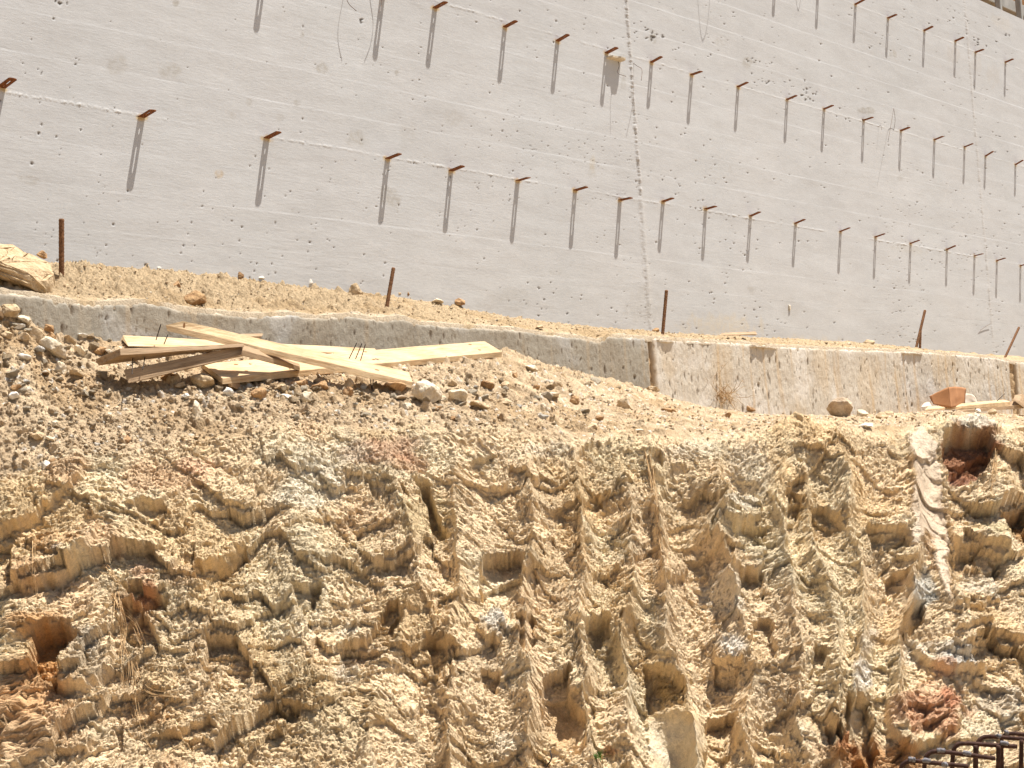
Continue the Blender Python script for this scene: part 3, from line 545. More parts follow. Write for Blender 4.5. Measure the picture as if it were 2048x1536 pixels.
# ------------------------------------------------------------------ footing: three cast lengths with a rough front edge
foot = empty('concrete_footing', W(2, FN, 1.9))
tag(foot, 'low rough concrete footing running along the foot of the wall, with a ragged top edge', 'footing')
sj1, sj2 = pl(1303, 720, FN)[0], pl(2027, 770, FN)[0]
for (sa, sb, grey, nm) in ((sc[0], sj1-.006, 1, 'grey left length of footing'), (sj1+.012, sj2-.02, 0, 'pale stained right length of footing'), (sj2+.05, sc[-1], 0, None)):
    nn = int(np.clip((sb-sa)/.0042, 60, 900)); s_ = np.linspace(sa, sb, nn); zt = np.interp(s_, cT[:, 0], cT[:, 1])
    zt = zt + gn(s_*18, s_*0, 340)*.0022 + gn(s_*70, s_*0, 341)*.0022 + gn(s_*160, s_*0, 342)*.0016
    q = np.linspace(0, 1, 110)[:, None]; ZZ = 1.55 + (zt-1.55)*q**.9; SS = np.repeat(s_[None], 110, 0); NNn = np.full(SS.shape, FN)
    top = zt-ZZ
    NNn = NNn - np.exp(-top/.003)*.006 + fbm(SS*5, ZZ*5, 3, 345)*.003 + fbm(SS*60, ZZ*35, 3, 348)*.0009
    Cc = np.zeros(SS.shape+(3,)) + (np.array([.33, .295, .235]) if grey else np.array([.55, .49, .40]))
    Cc = mixc(Cc, (.42, .40, .36) if grey else (.66, .61, .53), ss(0, .5, fbm(SS*3, ZZ*4, 4, 350))*.8)
    Cc = mixc(Cc, (.30, .255, .19) if grey else (.55, .45, .32), ss(.05, .5, fbm(SS*4+5, ZZ*3, 4, 355))*.6)
    st = ss(.25, .65, gn(SS*26+gn(ZZ*5, SS*0, 361)*.3, ZZ*1.3, 360)); Cc = mixc(Cc, (.52, .36, .19), st*(.2 if grey else .5))
    Cc = mixc(Cc, (.60, .50, .37), np.exp(-top/.005)*.7*ss(-.2,.2,gn(SS*9,SS*0,367)))
    for fx, fz, pr, dp in ((45, 16, .25, .003), (90, 34, .22, .002), (28, 26, .10, .005)):
        ID, dx, dy, F1, F2 = vor(SS*fx, ZZ*fz, 362+fx); rr = .18*(.5+RT4[ID]); m = ss(rr*1.2, rr*.7, F1)*(RT3[ID] < pr*(.7 if grey else .75))
        NNn = NNn - m*dp; Cc = mixc(Cc, (.15, .11, .07), m*.75)
    edge = np.minimum(SS-sa, sb-SS); NNn = NNn - np.exp(-edge/.006)*.012
    Cc = mixc(Cc, (.36, .25, .14), ss(.03, .0, np.abs(edge)+gn(ZZ*30, SS*60, 365)*.012)*.7)
    PP = W0 + SS[..., None]*D + NNn[..., None]*N + ZZ[..., None]*Z
    tp = W0 + s_[:, None]*D + (NNn[-1]-.02)[:, None]*N + (zt-.001)[:, None]*Z; tb = W0 + s_[:, None]*D + .012*N + (zt-.012)[:, None]*Z
    PP = np.concatenate([PP, tp[None], tb[None]]); Cc = np.concatenate([Cc, Cc[-1:], Cc[-1:]])
    Ra = PP.shape[0]                                                # close the two ends
    ends = lambda j: np.stack([PP[:, j]*0+PP[:, j]+N*-.2], 1)
    eL = PP[:, :1] - N*.25*(np.arange(Ra) < Ra-1)[:, None, None]; eR = PP[:, -1:] - N*.25*(np.arange(Ra) < Ra-1)[:, None, None]
    PP = np.concatenate([eL, PP, eR], 1); Cc = np.concatenate([Cc[:, :1], Cc, Cc[:, -1:]], 1)
    o = link('footing_length', grid_mesh('footing_length', PP, Cc), M_foot, foot); o.matrix_parent_inverse = Matrix.Translation(-foot.location)
    if nm: o['label'] = nm
M_jf = simple('joint_dirt', (.30, .19, .10), (.52, .38, .22), 60, .95, .01)
for sa, sb in ((sj1-.02, sj1+.03), (sj2-.04, sj2+.08)):                # dirt-filled joints between the lengths
    zt = float(np.interp(sa, cT[:, 0], cT[:, 1])); gs = np.linspace(sa, sb, 9)[None]; gz = np.linspace(1.6, zt-.01, 60)[:, None]; gs, gz = gs+gz*0, gz+gs*0
    gp = W0 + gs[..., None]*D + (FN-.014+.008*gn(gs*60, gz*30, 370))[..., None]*N + gz[..., None]*Z
    o = link('joint_fill', grid_mesh('joint_fill', gp), M_jf, foot); o.matrix_parent_inverse = Matrix.Translation(-foot.location)

# ------------------------------------------------------------------ pit floor and land beyond
def sheet(name, z, m, r=60):
    bm = bmesh.new(); bmesh.ops.create_grid(bm, x_segments=60, y_segments=60, size=r)
    for v_ in bm.verts: v_.co.z = z+.02*mnoise.noise(v_.co*.4)
    return link(name, bm_mesh(name, bm), m)
M_pit = simple('pit_floor_dirt', (.24, .17, .10), (.34, .25, .15), 3, .95, .03)
sheet('ground', 0, M_pit)['kind'] = 'structure'
bm = bmesh.new()                                                       # retained earth behind the wall
for p in ((-6, -.27), (30, -.27), (30, -40), (-6, -40)): bm.verts.new(W(p[0], p[1], TOPZ-.35))
bm.faces.new(bm.verts); link('upper_ground', bm_mesh('upper_ground', bm), M_pit)['kind'] = 'structure'

# ------------------------------------------------------------------ small builders
def tube(name, pts, r, m, parent=None, seg=8, taper=None, ribs=0):
    bm = bmesh.new(); pts = [Vector(p) for p in pts]
    if ribs:                                                            # ribbed bar: resample and swell rings
        L_ = sum((b-a).length for a, b in zip(pts, pts[1:])); k = max(2, int(L_/ribs)*2); out = []
        for i in range(k+1):
            t = L_*i/k; acc = 0
            for a, b in zip(pts, pts[1:]):
                l_ = (b-a).length
                if acc+l_ >= t-1e-9: out.append(a.lerp(b, (t-acc)/l_ if l_ else 0)); break
                acc += l_
        pts = out
    rings = []; n = len(pts)
    side = None
    for i, p in enumerate(pts):
        t = (pts[min(i+1, n-1)]-pts[max(i-1, 0)]).normalized()
        if side is None: side = t.orthogonal().normalized()
        side = (side - t*side.dot(t)).normalized(); up = t.cross(side)
        rr = r*(taper[i] if taper else 1)*(1.13 if ribs and i % 2 else 1)
        rings.append([bm.verts.new(p+(side*math.cos(a)+up*math.sin(a))*rr) for a in [2*math.pi*j/seg for j in range(seg)]])
    for a, b in zip(rings, rings[1:]):
        for j in range(seg): bm.faces.new((a[j], a[(j+1) % seg], b[(j+1) % seg], b[j]))
    bm.faces.new(rings[0][::-1]); bm.faces.new(rings[-1])
    return link(name, bm_mesh(name, bm, True), m, parent)
def curve_pts(pts, n=8):                                                # Catmull-Rom through points
    P_ = [Vector(p) for p in pts]; P_ = [P_[0]*2-P_[1]] + P_ + [P_[-1]*2-P_[-2]]; out = []
    for i in range(1, len(P_)-2):
        a, b, c, d_ = P_[i-1:i+3]
        for k in range(n):
            t = k/n; out.append(.5*((2*b)+(c-a)*t+(2*a-5*b+4*c-d_)*t*t+(3*b-a-3*c+d_)*t**3))
    out.append(P_[-2]); return out
def hull(pts):
    bm = bmesh.new()
    for p in pts: bm.verts.new(p)
    r = bmesh.ops.convex_hull(bm, input=bm.verts)
    bmesh.ops.delete(bm, geom=[v for v in bm.verts if not v.link_faces], context='VERTS'); return bm
def stone_bm(rng, w, d, h, npt=16, cuts=2, rough=.05, roundness=.14):
    pts = []
    for i in range(npt):
        v = Vector((rng.gauss(0, 1), rng.gauss(0, 1), rng.gauss(0, 1))).normalized()*rng.uniform(.82, 1.08)
        pts.append(Vector((v.x*w/2, v.y*d/2, v.z*h/2)))
    bm = hull(pts)
    if cuts:
        bmesh.ops.triangulate(bm, faces=bm.faces)
        for _ in range(cuts):
            bmesh.ops.subdivide_edges(bm, edges=bm.edges, cuts=1, use_grid_fill=True)
            bmesh.ops.smooth_vert(bm, verts=bm.verts, factor=roundness, use_axis_x=True, use_axis_y=True, use_axis_z=True)
        s = max(w, d, h); off = Vector((rng.uniform(0, 99), rng.uniform(0, 99), 0))
        for v in bm.verts:
            q = v.co/s; k = mnoise.noise(q*3+off)*1.0+mnoise.noise(q*8+off)*.5+mnoise.noise(q*20+off)*.25
            v.co += v.co.normalized()*k*rough*s
    return bm
AX = Matrix(((D[0], N[0], 0), (D[1], N[1], 0), (0, 0, 1)))              # columns: along wall, out of wall, up
def pxm(p): return float((np.array(p)-EYE)@FW)/FPX                      # metres per photo pixel there

# ------------------------------------------------------------------ rusty slotted ties
def strap_mesh(name, L_=.053, w=.026, bend=0.0, hole=True):
    cu = bpy.data.curves.new(name, 'CURVE'); cu.dimensions = '2D'; cu.fill_mode = 'BOTH'; cu.extrude = .0011
    def poly(pts):
        s = cu.splines.new('POLY'); s.points.add(len(pts)-1); s.use_cyclic_u = True
        for p, q in zip(s.points, pts): p.co = (q[0], q[1], 0, 1)
    h = w/2; out = [(-h, -.02)]
    for k in range(13): a = math.pi*k/12; out.append((-h*math.cos(a), L_-h*.3+h*.3*math.sin(a)))
    out += [(h, -.02)]; poly(out)
    if hole: poly([(.0028*math.cos(a), L_*.20+.0028*math.sin(a)) for a in [2*math.pi*k/12 for k in range(12)]])
    r = .0026; y0, y1 = L_*.42, L_*.74
    poly([(r*math.cos(a), y1+r*.6*math.sin(a)) for a in [math.pi*k/8 for k in range(9)]] + [(r*math.cos(a), y0+r*.6*math.sin(a)) for a in [math.pi+math.pi*k/8 for k in range(9)]])
    o = bpy.data.objects.new(name, cu); col.objects.link(o)
    bpy.context.view_layer.update()
    me = bpy.data.meshes.new_from_object(o.evaluated_get(bpy.context.evaluated_depsgraph_get())); me.name = name
    bpy.data.objects.remove(o)
    for v in me.vertices:
        y = max(0, v.co.y); v.co.z += bend*(y/L_)**2*L_
    me.materials.clear(); me.materials.append(M_rust); return me
STR = [strap_mesh('form_tie'), strap_mesh('form_tie', bend=.08), strap_mesh('form_tie', bend=-.14, hole=False), strap_mesh('form_tie', bend=-.04)]
ordn = ['first', 'second', 'third', 'fourth', 'fifth', 'sixth', 'seventh', 'eighth', 'ninth', 'tenth', 'eleventh', 'twelfth', 'thirteenth', 'fourteenth', 'fifteenth', 'sixteenth', 'seventeenth', 'eighteenth', 'nineteenth']
rnd = random.Random(5)
for row, nm, zc in ((ROW1, 'lowest', ROWZ[0]), (ROW2, 'middle', ROWZ[1]), (ROW3, 'top', ROWZ[2])):
    vis = [p for p in row]
    for i, (x, y) in enumerate(vis):
        s, z = pl(x, y, 0)
        k = rnd.choice([0, 0, 1, 3]) if x not in (1240, 1410, 1035) else 2
        o = bpy.data.objects.new('form_tie', STR[k]); col.objects.link(o)
        tilt = rad(rnd.uniform(7, 13)); yaw = rad(rnd.uniform(-4, 4))
        if x in (1970, 2030): tilt = rad(24)
        if x in (1325, 1240): tilt = rad(8)
        M3 = AX @ Matrix.Rotation(yaw, 3, 'Z') @ Matrix.Rotation(tilt, 3, 'X') @ Matrix.Rotation(rad(rnd.uniform(-3, 3)), 3, 'Y')
        o.matrix_world = Matrix.Translation(W(s, 0, z+.001)) @ M3.to_4x4()
        look = 'Orange' if x < 1250 else 'Dark rusty'
        extra = {1213: ' on a mortar ledge', 1325: ', right of the seam' , 1302: ', right of the seam', 1970: ', bent upwards', 2030: ', bent upwards'}.get(x, '')
        if row is ROW2 and x in (530, 765): extra = '' if x == 530 else ', cut off above'
        if row is ROW3 and x < 1700: extra = ''
        tag(o, '%s strap tie, %s from left in the %s row%s' % (look, ordn[i], nm, extra), 'form tie', 'rusty form ties sticking out of the wall')
# mortar ledge and cement nubs on the wall
def slabby(name, pts, thick, m, parent=None, cuts=2, amp=.004, seed=0, low=None):
    """an irregular plate: outline points in the world, extruded down by thick"""
    bm = bmesh.new(); vs = [bm.verts.new(p) for p in pts]; f = bm.faces.new(vs)
    r = bmesh.ops.extrude_face_region(bm, geom=[f]); up = [v for v in r['geom'] if isinstance(v, bmesh.types.BMVert)]
    for v in up: v.co += Vector(thick)
    bmesh.ops.recalc_face_normals(bm, faces=bm.faces); bmesh.ops.triangulate(bm, faces=bm.faces)
    for _ in range(cuts): bmesh.ops.subdivide_edges(bm, edges=bm.edges, cuts=2)
    for v in bm.verts: v.co += mnoise.noise_vector(v.co*60+Vector((seed, 0, 0)))*amp + mnoise.noise_vector(v.co*17+Vector((seed, 5, 0)))*amp*1.4
    return link(name, bm_mesh(name, bm), m, parent)
M_mort = simple('mortar', (.50, .42, .31), (.66, .59, .48), 60, .95, .006)
s0, z0 = pl(1213, 112, 0); s1 = pl(1240, 118, 0)[0]
o = slabby('mortar_ledge', [W(s0-.005, -.006, z0-.004), W(s1+.005, -.006, z0-.004), W(s1, .022, z0-.002), W(s1-.008, .031, z0), W((s0+s1)/2+.006, .034, z0), W((s0+s1)/2-.005, .026, z0), W(s0+.01, .025, z0)], (0, 0, -.006), M_mort, wall, 2, .0015)
s0, z0 = pl(1577, 612, 0)
slabby('cement_nub', [W(s0-.012, -.004, z0+.008), W(s0+.012, -.004, z0+.008), W(s0+.008, .008, z0+.002), W(s0-.006, .009, z0+.002)], (0, 0, -.02), M_mort, wall, 1, .0015, 3)
# ragged cement lips on the footing edge
for a, b, dpt, sd_ in ((1497, 1552, .020, 1), (1800, 1846, .017, 2), (1368, 1440, .006, 3), (1655, 1700, .005, 4), (1310, 1350, .012, 6)):
    sa, za = pl(a, np.interp(a, [p[0] for p in LT], [p[1] for p in LT])+3, FN); sb, zb_ = pl(b, np.interp(b, [p[0] for p in LT], [p[1] for p in LT])+3, FN)
    rr = random.Random(sd_); pts = [W(sb, FN-.03, zb_), W(sa, FN-.03, za)]; k = 9
    for i in range(k):
        t = i/(k-1); pts.append(W(sa+(sb-sa)*t, FN-.004+dpt*(rr.uniform(.55, 1.0) if 0 < i < k-1 else .1), za+(zb_-za)*t+rr.uniform(-.001, .001)))
    o = slabby('cement_lip', pts, (0, 0, -.006), M_mort, foot, 1, .0012, sd_); o.matrix_parent_inverse = Matrix.Translation(-foot.location)

# ------------------------------------------------------------------ tie wires, placed so that their shadows fall as in the photo
def wire(label, sp, nn, r=.0011):
    pts = []
    for (x, y), n_ in zip(sp, nn):
        s, z = pl(x, y, 0); q = W(s, 0, z) + SUNV/(SUNV@N)*n_; pts.append(q)
    return tag(tube('tie_wire', curve_pts(pts, 7), r, M_wire, seg=6), label, 'wire', 'loose tie wires on the wall')
wire('long thin wire at the top edge casting the left one of two curved shadows', [(692,-32),(686,0),(677,50),(677,85),(684,122)], [-.004,.006,.020,.028,.037])
wire('long thin wire at the top edge casting the right one of two curved shadows', [(738,-32),(740,0),(746,48),(741,90),(729,123)], [-.004,.006,.020,.028,.037])
wire('curly wire beside the mortar ledge, left of the dark upright seam', [(1238,114),(1231,160),(1222,195),(1221,270)], [-.003,.012,.022,.052])
wire('straight wire stub right of the dark upright seam in the middle tie row', [(1265,117),(1266,160),(1265,210),(1253,272)], [-.003,.013,.032,.050])
wire('large wire loop whose U-shaped shadow hangs from the top edge', [(1388,-108),(1391,-40),(1396,30),(1400,72),(1404,86),(1410,72),(1416,30),(1421,-40),(1425,-100)], [-.003,.028,.060,.079,.086,.079,.060,.030,-.003], .0013)
wire('smaller wire loop whose V-shaped shadow tips in at the top edge', [(1584,-45),(1589,-10),(1595,27),(1602,-10),(1609,-38)], [-.003,.016,.034,.016,-.003], .0013)
wire('short fine wire between two ties of the middle row, right of centre', [(1757,251),(1755,275),(1752,306)], [-.002,.014,.026], .0009)
wire('hooked fine wire in the middle row with a long slanting shadow', [(1787,266),(1785,263),(1779,262),(1774,270),(1768,300),(1753,377)], [-.002,.012,.022,.030,.040,.052], .0009)
wire('short bent wire low on the wall near the right end', [(1950,673),(1962,668),(1977,664)], [-.002,.006,.010], .0011)

# ------------------------------------------------------------------ rebar stubs standing in the footing
def stub(lbl, b, t, nb=.17, nt=.17, r=.0056):
    B = P3(*b, nb); T_ = P3(*t, nt); dd = (B-T_); B = B + dd/np.linalg.norm(dd)*.09
    tag(tube('rebar_stub', [B, T_], r, M_rebar, seg=10, ribs=.009), lbl, 'rebar stub', 'rebar stubs along the footing')
stub('thick upright rusty rebar stub at the far left, beside the slab rock', (123,522), (123,438), .16, .16, .0065)
stub('short rebar stub standing in the soil above the nailed planks', (778,588), (787,536), .16, .16, .0056)
stub('upright rebar stub next to the joint between the footing lengths', (1326,660), (1333,581), .15, .15, .0062)
stub('long leaning rebar stub, one of a crossing pair', (1832,697), (1850,621), .15, .16, .0062)
stub('short rebar stub crossing behind the long leaning one', (1840,697), (1841,662), .13, .13, .0058)
stub('slanting rebar stub at the right edge of the view', (2011,713), (2038,655), .15, .16, .0060)

# ------------------------------------------------------------------ planks
def board(name, label, A, B, m, group='broken nailed planks lying in a pile', cuts=0, rough=0, cat='plank', parts=()):
    """A and B: the two ends as four corners each (photo x, y, metres out of the wall), same order"""
    sh = lambda c: (c[0], c[1], c[2]-float(np.interp(c[0], [210, 330, 450, 600, 740, 800], [.27, .20, .09, .07, .02, 0])))
    a = [P3(*sh(c)) for c in A]; b = [P3(*sh(c)) for c in B]
    ca, cb = sum(a)/4, sum(b)/4; X = Vector(cb-ca); L_ = X.length; X.normalize(); Y = Vector(a[1]-a[0]); Y = (Y-X*Y.dot(X)).normalized(); Zv = X.cross(Y)
    M4 = Matrix((( X.x, Y.x, Zv.x, ca[0]), (X.y, Y.y, Zv.y, ca[1]), (X.z, Y.z, Zv.z, ca[2]), (0, 0, 0, 1))); Mi = M4.inverted()
    bm = bmesh.new(); nseg = 24; rings = []
    for i in range(nseg+1):
        t = i/nseg; rings.append([bm.verts.new(Mi @ Vector(p*(1-t)+q*t)) for p, q in zip(a, b)])
    for r0, r1 in zip(rings, rings[1:]):
        for j in range(4): bm.faces.new((r0[j], r0[(j+1) % 4], r1[(j+1) % 4], r1[j]))
    bm.faces.new(rings[0][::-1]); bm.faces.new(rings[-1]); bmesh.ops.recalc_face_normals(bm, faces=bm.faces)
    rr = random.Random(len(label))
    if rough:                                                           # splintered end B
        for j, v in enumerate(rings[-1]): v.co.x += rr.uniform(-.5, 1)*rough
    for v in bm.verts: v.co += mnoise.noise_vector(Vector((v.co.x*9, v.co.y*30, len(label))))*.0011
    o = link(name, bm_mesh(name, bm), m); o.matrix_world = M4
    bv = o.modifiers.new('edge', 'BEVEL'); bv.width = .0012; bv.segments = 2; bv.limit_method = 'ANGLE'
    tag(o, label, cat, group); return o
bpy.context.view_layer.update()
def add_part(o, p):
    bpy.context.view_layer.update(); mw = p.matrix_world.copy(); p.parent = o; p.matrix_parent_inverse = o.matrix_world.inverted()
def nail(o, a, b, r=.0013):
    sh = lambda c: (c[0], c[1], c[2]-float(np.interp(c[0], [210, 330, 450, 600, 740, 800], [.27, .20, .09, .07, .02, 0])))
    A = P3(*sh(a)); B = P3(*sh(b)); n = tube('nail', [A, A+(B-A)*.97, A+(B-A)*.972, B], r, M_nail, seg=7, taper=[1, 1, .9, .25]); add_part(o, n); return n
def knot(o, x, y, n_, w, h, nrm):
    p = P3(x, y, n_); bm = bmesh.new(); bmesh.ops.create_circle(bm, cap_ends=True, segments=14, radius=1)
    sc_ = pxm(p)
    for v in bm.verts: k = 1+.2*mnoise.noise(Vector((v.co.x*2, v.co.y*2, x))); v.co = Vector((v.co.x*w*sc_*k, v.co.y*h*sc_*k, 0))
    return p
open('/tmp/gn.txt','w').write(str({k: round(gN(*k), 3) for k in [(200,735),(250,765),(320,760),(445,768),(520,760),(600,745),(740,740),(825,776),(900,715),(1000,715),(280,690),(450,690),(1900,825),(2040,820),(1440,790)]}))
# the pile: six boards
B1 = board('plank', 'long pale plank lying underneath, its clean right end sticking out past the pile',
   [(445,756,.690),(403.5,727,.622),(403.5,736,.615),(445,769,.690)], [(1005,703,.520),(969,682,.455),(969,689,.450),(1003,714,.518)], M_wood)
B2 = board('plank', 'topmost plank crossing the pile down to the right, narrow and split at its upper end',
   [(331,650,.720),(366,642,.700),(370,660,.696),(334,662,.718)], [(826,764,.735),(817,744,.685),(814,758,.683),(823,777,.735)], M_wood, rough=0)
B3 = board('plank', 'weathered broken plank tipped up towards the left with nails through its underside',
   [(238,712,.700),(191,718,.760),(196,731,.762),(241,698,.700)], [(478,706,.640),(440,712,.680),(452,708,.682),(470,689,.640)], M_woodo)
B3 = None
bpy.data.objects.remove(bpy.data.objects['plank.002'])
B3 = board('plank', 'weathered broken plank tipped up towards the left, its end grain showing',
   [(241.5,711,.760),(239.5,697,.755),(191,718,.700),(196.5,731.5,.706)], [(489,694,.700),(487,688,.695),(440,690,.640),(446,699,.646)], M_woodo, rough=.006)
B4 = board('plank', 'dark weathered plank on edge at lower left of the pile, nails leaning on it',
   [(246.5,741,.748),(257,767,.752),(262,766,.728),(251,739,.724)], [(486,691,.690),(484,711,.696),(490,711,.672),(492,691,.668)], M_woodo, rough=.004)
B5 = board('plank', 'short weathered broken plank sloping down to the right under the topmost plank',
   [(484,700,.712),(488,690,.690),(492,708,.692),(483,712,.712)], [(598,732,.664),(600,727,.640),(599,741,.640),(596.5,741,.664)], M_woodo, rough=.004)
B6 = board('plank', 'pale plank at the back of the pile nearest the footing, two nails standing in it',
   [(268,692,.600),(246,670,.548),(241,677,.546),(256,692,.600)], [(757,708,.44),(750,697,.40),(750,701,.398),(757,713,.44)], M_wood)
S1 = board('wood_splinter', 'small reddish splinter of wood on the dirt behind the topmost plank',
   [(466,672,.47),(470,668,.45),(480,668,.45),(478,674,.47)], [(521,677,.46),(519,670,.44),(521,667,.44),(523,672,.46)], M_woodo, None, rough=.012, cat='wood splinter')
S2_ = board('wood_scrap', 'thin brown stick of wood lying on top of the pale footing length',
   [(1443,671,.22),(1441,668,.18),(1446,666,.18),(1448,670,.22)], [(1511,671,.20),(1509,665,.16),(1511,663,.16),(1513,668,.20)], M_woodo, None, rough=.008, cat='wood scrap')
# nails through the boards
for o, a, b in ((B1, (698,717.5,.60), (714,685,.62)), (B1, (711,718,.60), (724,686.5,.62)), (B1, (721,721,.60), (731,688,.62)), (B1, (945,716,.50), (939,732,.51)), (B1, (925,717,.50), (921,726,.505)),
                (B6, (312,680,.575), (322,648,.60)), (B6, (328,688,.575), (336,669,.60)), (B3, (266,713,.722), (264,749,.79)), (B3, (291,709,.716), (285,740,.77)),
                (B2, (740,757,.68), (745,784,.70)), (B2, (747,758,.68), (744,781,.705))):
    nail(o, a, b)
def flush_knot(o, x, y, w, h):
    """an oval knot let into the face of a board seen at (x, y)"""
    bpy.context.view_layer.update(); dg = bpy.context.evaluated_depsgraph_get(); r = Vector(ray(x, y)).normalized(); mi = o.matrix_world.inverted()
    ok, loc, nor, idx = o.ray_cast(mi @ Vector(EYE), (mi.to_3x3() @ r).normalized())
    if not ok: return
    s = pxm(o.matrix_world @ loc); bm = bmesh.new(); bmesh.ops.create_circle(bm, cap_ends=True, segments=16, radius=1)
    q = nor.to_track_quat('Z', 'X').to_matrix()
    X = Vector((1, 0, 0)); Y = nor.cross(X).normalized()
    for v in bm.verts:
        k = 1+.25*mnoise.noise(Vector((v.co.x*2, v.co.y*2, x))); v.co = loc + X*v.co.x*w*s*k*1.5 + Y*v.co.y*h*s*k*2 + nor*.0006
    k_ = link('knot', bm_mesh('knot', bm), M_knot); k_.matrix_world = o.matrix_world.copy(); k_.parent = o; k_.matrix_parent_inverse = o.matrix_world.inverted()
for o, x, y, w, h in ((B1, 940,689,3,1.6), (B1, 959,700,3,1.4), (B1, 731,704,3,1.4), (B1, 747,719,3,1.4), (B1, 472,729,4,1.6), (B1, 493,742,3,1.4), (B2, 368,652,1.6,3.5), (B2, 754,740,4,1.2), (B2, 520,676,2.5,.8)):
    flush_knot(o, x, y, w, h)
# at the right: scrap lumber and a folded cardboard
R1b = board('plank', 'pale thin plank at the right end, lying in front of the cardboard', 
   [(1850,819,.50),(1856,813,.46),(1858,817,.46),(1852,822,.50)], [(2020,803,.46),(2008,799,.42),(2008,803,.42),(2020,813,.46)], M_wood, 'scrap timber by the right end of the footing')
R2b = board('plank', 'second thin plank at the right edge, ending behind a splintered block', 
   [(1915,822,.49),(1918,812,.47),(1920,815,.47),(1917,826,.49)], [(2075,806,.44),(2075,798,.40),(2075,802,.40),(2075,815,.44)], M_woodo, 'scrap timber by the right end of the footing')
R3b = board('wood_block', 'splintered orange-brown wood block at the right edge beside the footing', 
   [(2026,800,.46),(2030,790,.43),(2044,788,.43),(2040,802,.46)], [(2052,818,.47),(2062,800,.43),(2070,806,.43),(2058,824,.47)], M_woodo, 'scrap timber by the right end of the footing', rough=.02, cat='wood block')
for o, a, b in ((R1b, (1994,802,.44), (2010,787,.45)), (R1b, (1952,812,.47), (1950,823,.49))): nail(o, a, b, .0018)
# cardboard: two folded flaps and a paler one lying behind
card = empty('cardboard', P3(1895, 812, .45)); tag(card, 'crumpled orange-brown piece of cardboard standing against the pale footing', 'cardboard')
def flap(name, rows_, m=M_card, lbl=None, th=.0022):
    bm = bmesh.new(); n_ = 10; A, B, Cc, Dd = [Vector(P3(*c)) for c in rows_]; g = []
    for i in range(n_+1):
        g.append([])
        for j in range(n_+1):
            u, v = i/n_, j/n_; p = (A*(1-u)+B*u)*(1-v)+(Dd*(1-u)+Cc*u)*v
            p += Vector(N)*(math.sin(u*math.pi)*.005*v + .003*mnoise.noise(Vector((u*3, v*3, rows_[0][0]))))+Vector(Z)*(.004*math.sin(u*math.pi)*v)
            g[-1].append(bm.verts.new(p))
    for i in range(n_):
        for j in range(n_): bm.faces.new((g[i][j], g[i+1][j], g[i+1][j+1], g[i][j+1]))
    o = link(name, bm_mesh(name, bm, True), m, card); o.matrix_parent_inverse = Matrix.Translation(-card.location)
    sl_ = o.modifiers.new('thick', 'SOLIDIFY'); sl_.thickness = th
    if lbl: o['label'] = lbl
    return o
flap('flap', [(1866,808,.43),(1902,816,.52),(1898,774,.50),(1858,793,.40)])
flap('flap', [(1902,816,.52),(1930,810,.42),(1932,777,.40),(1898,774,.50)])
M_pale = simple('bleached_cardboard', (.55, .45, .34), (.68, .58, .46), 12, .85, .0006)
flap('flap', [(1929,812,.40),(1958,812,.37),(1950,793,.37),(1930,787,.39)], M_pale, 'bleached pale flap')
flap('flap', [(1842,814,.46),(1864,812,.46),(1860,806,.43),(1848,806,.43)], M_pale, 'bleached pale flap')

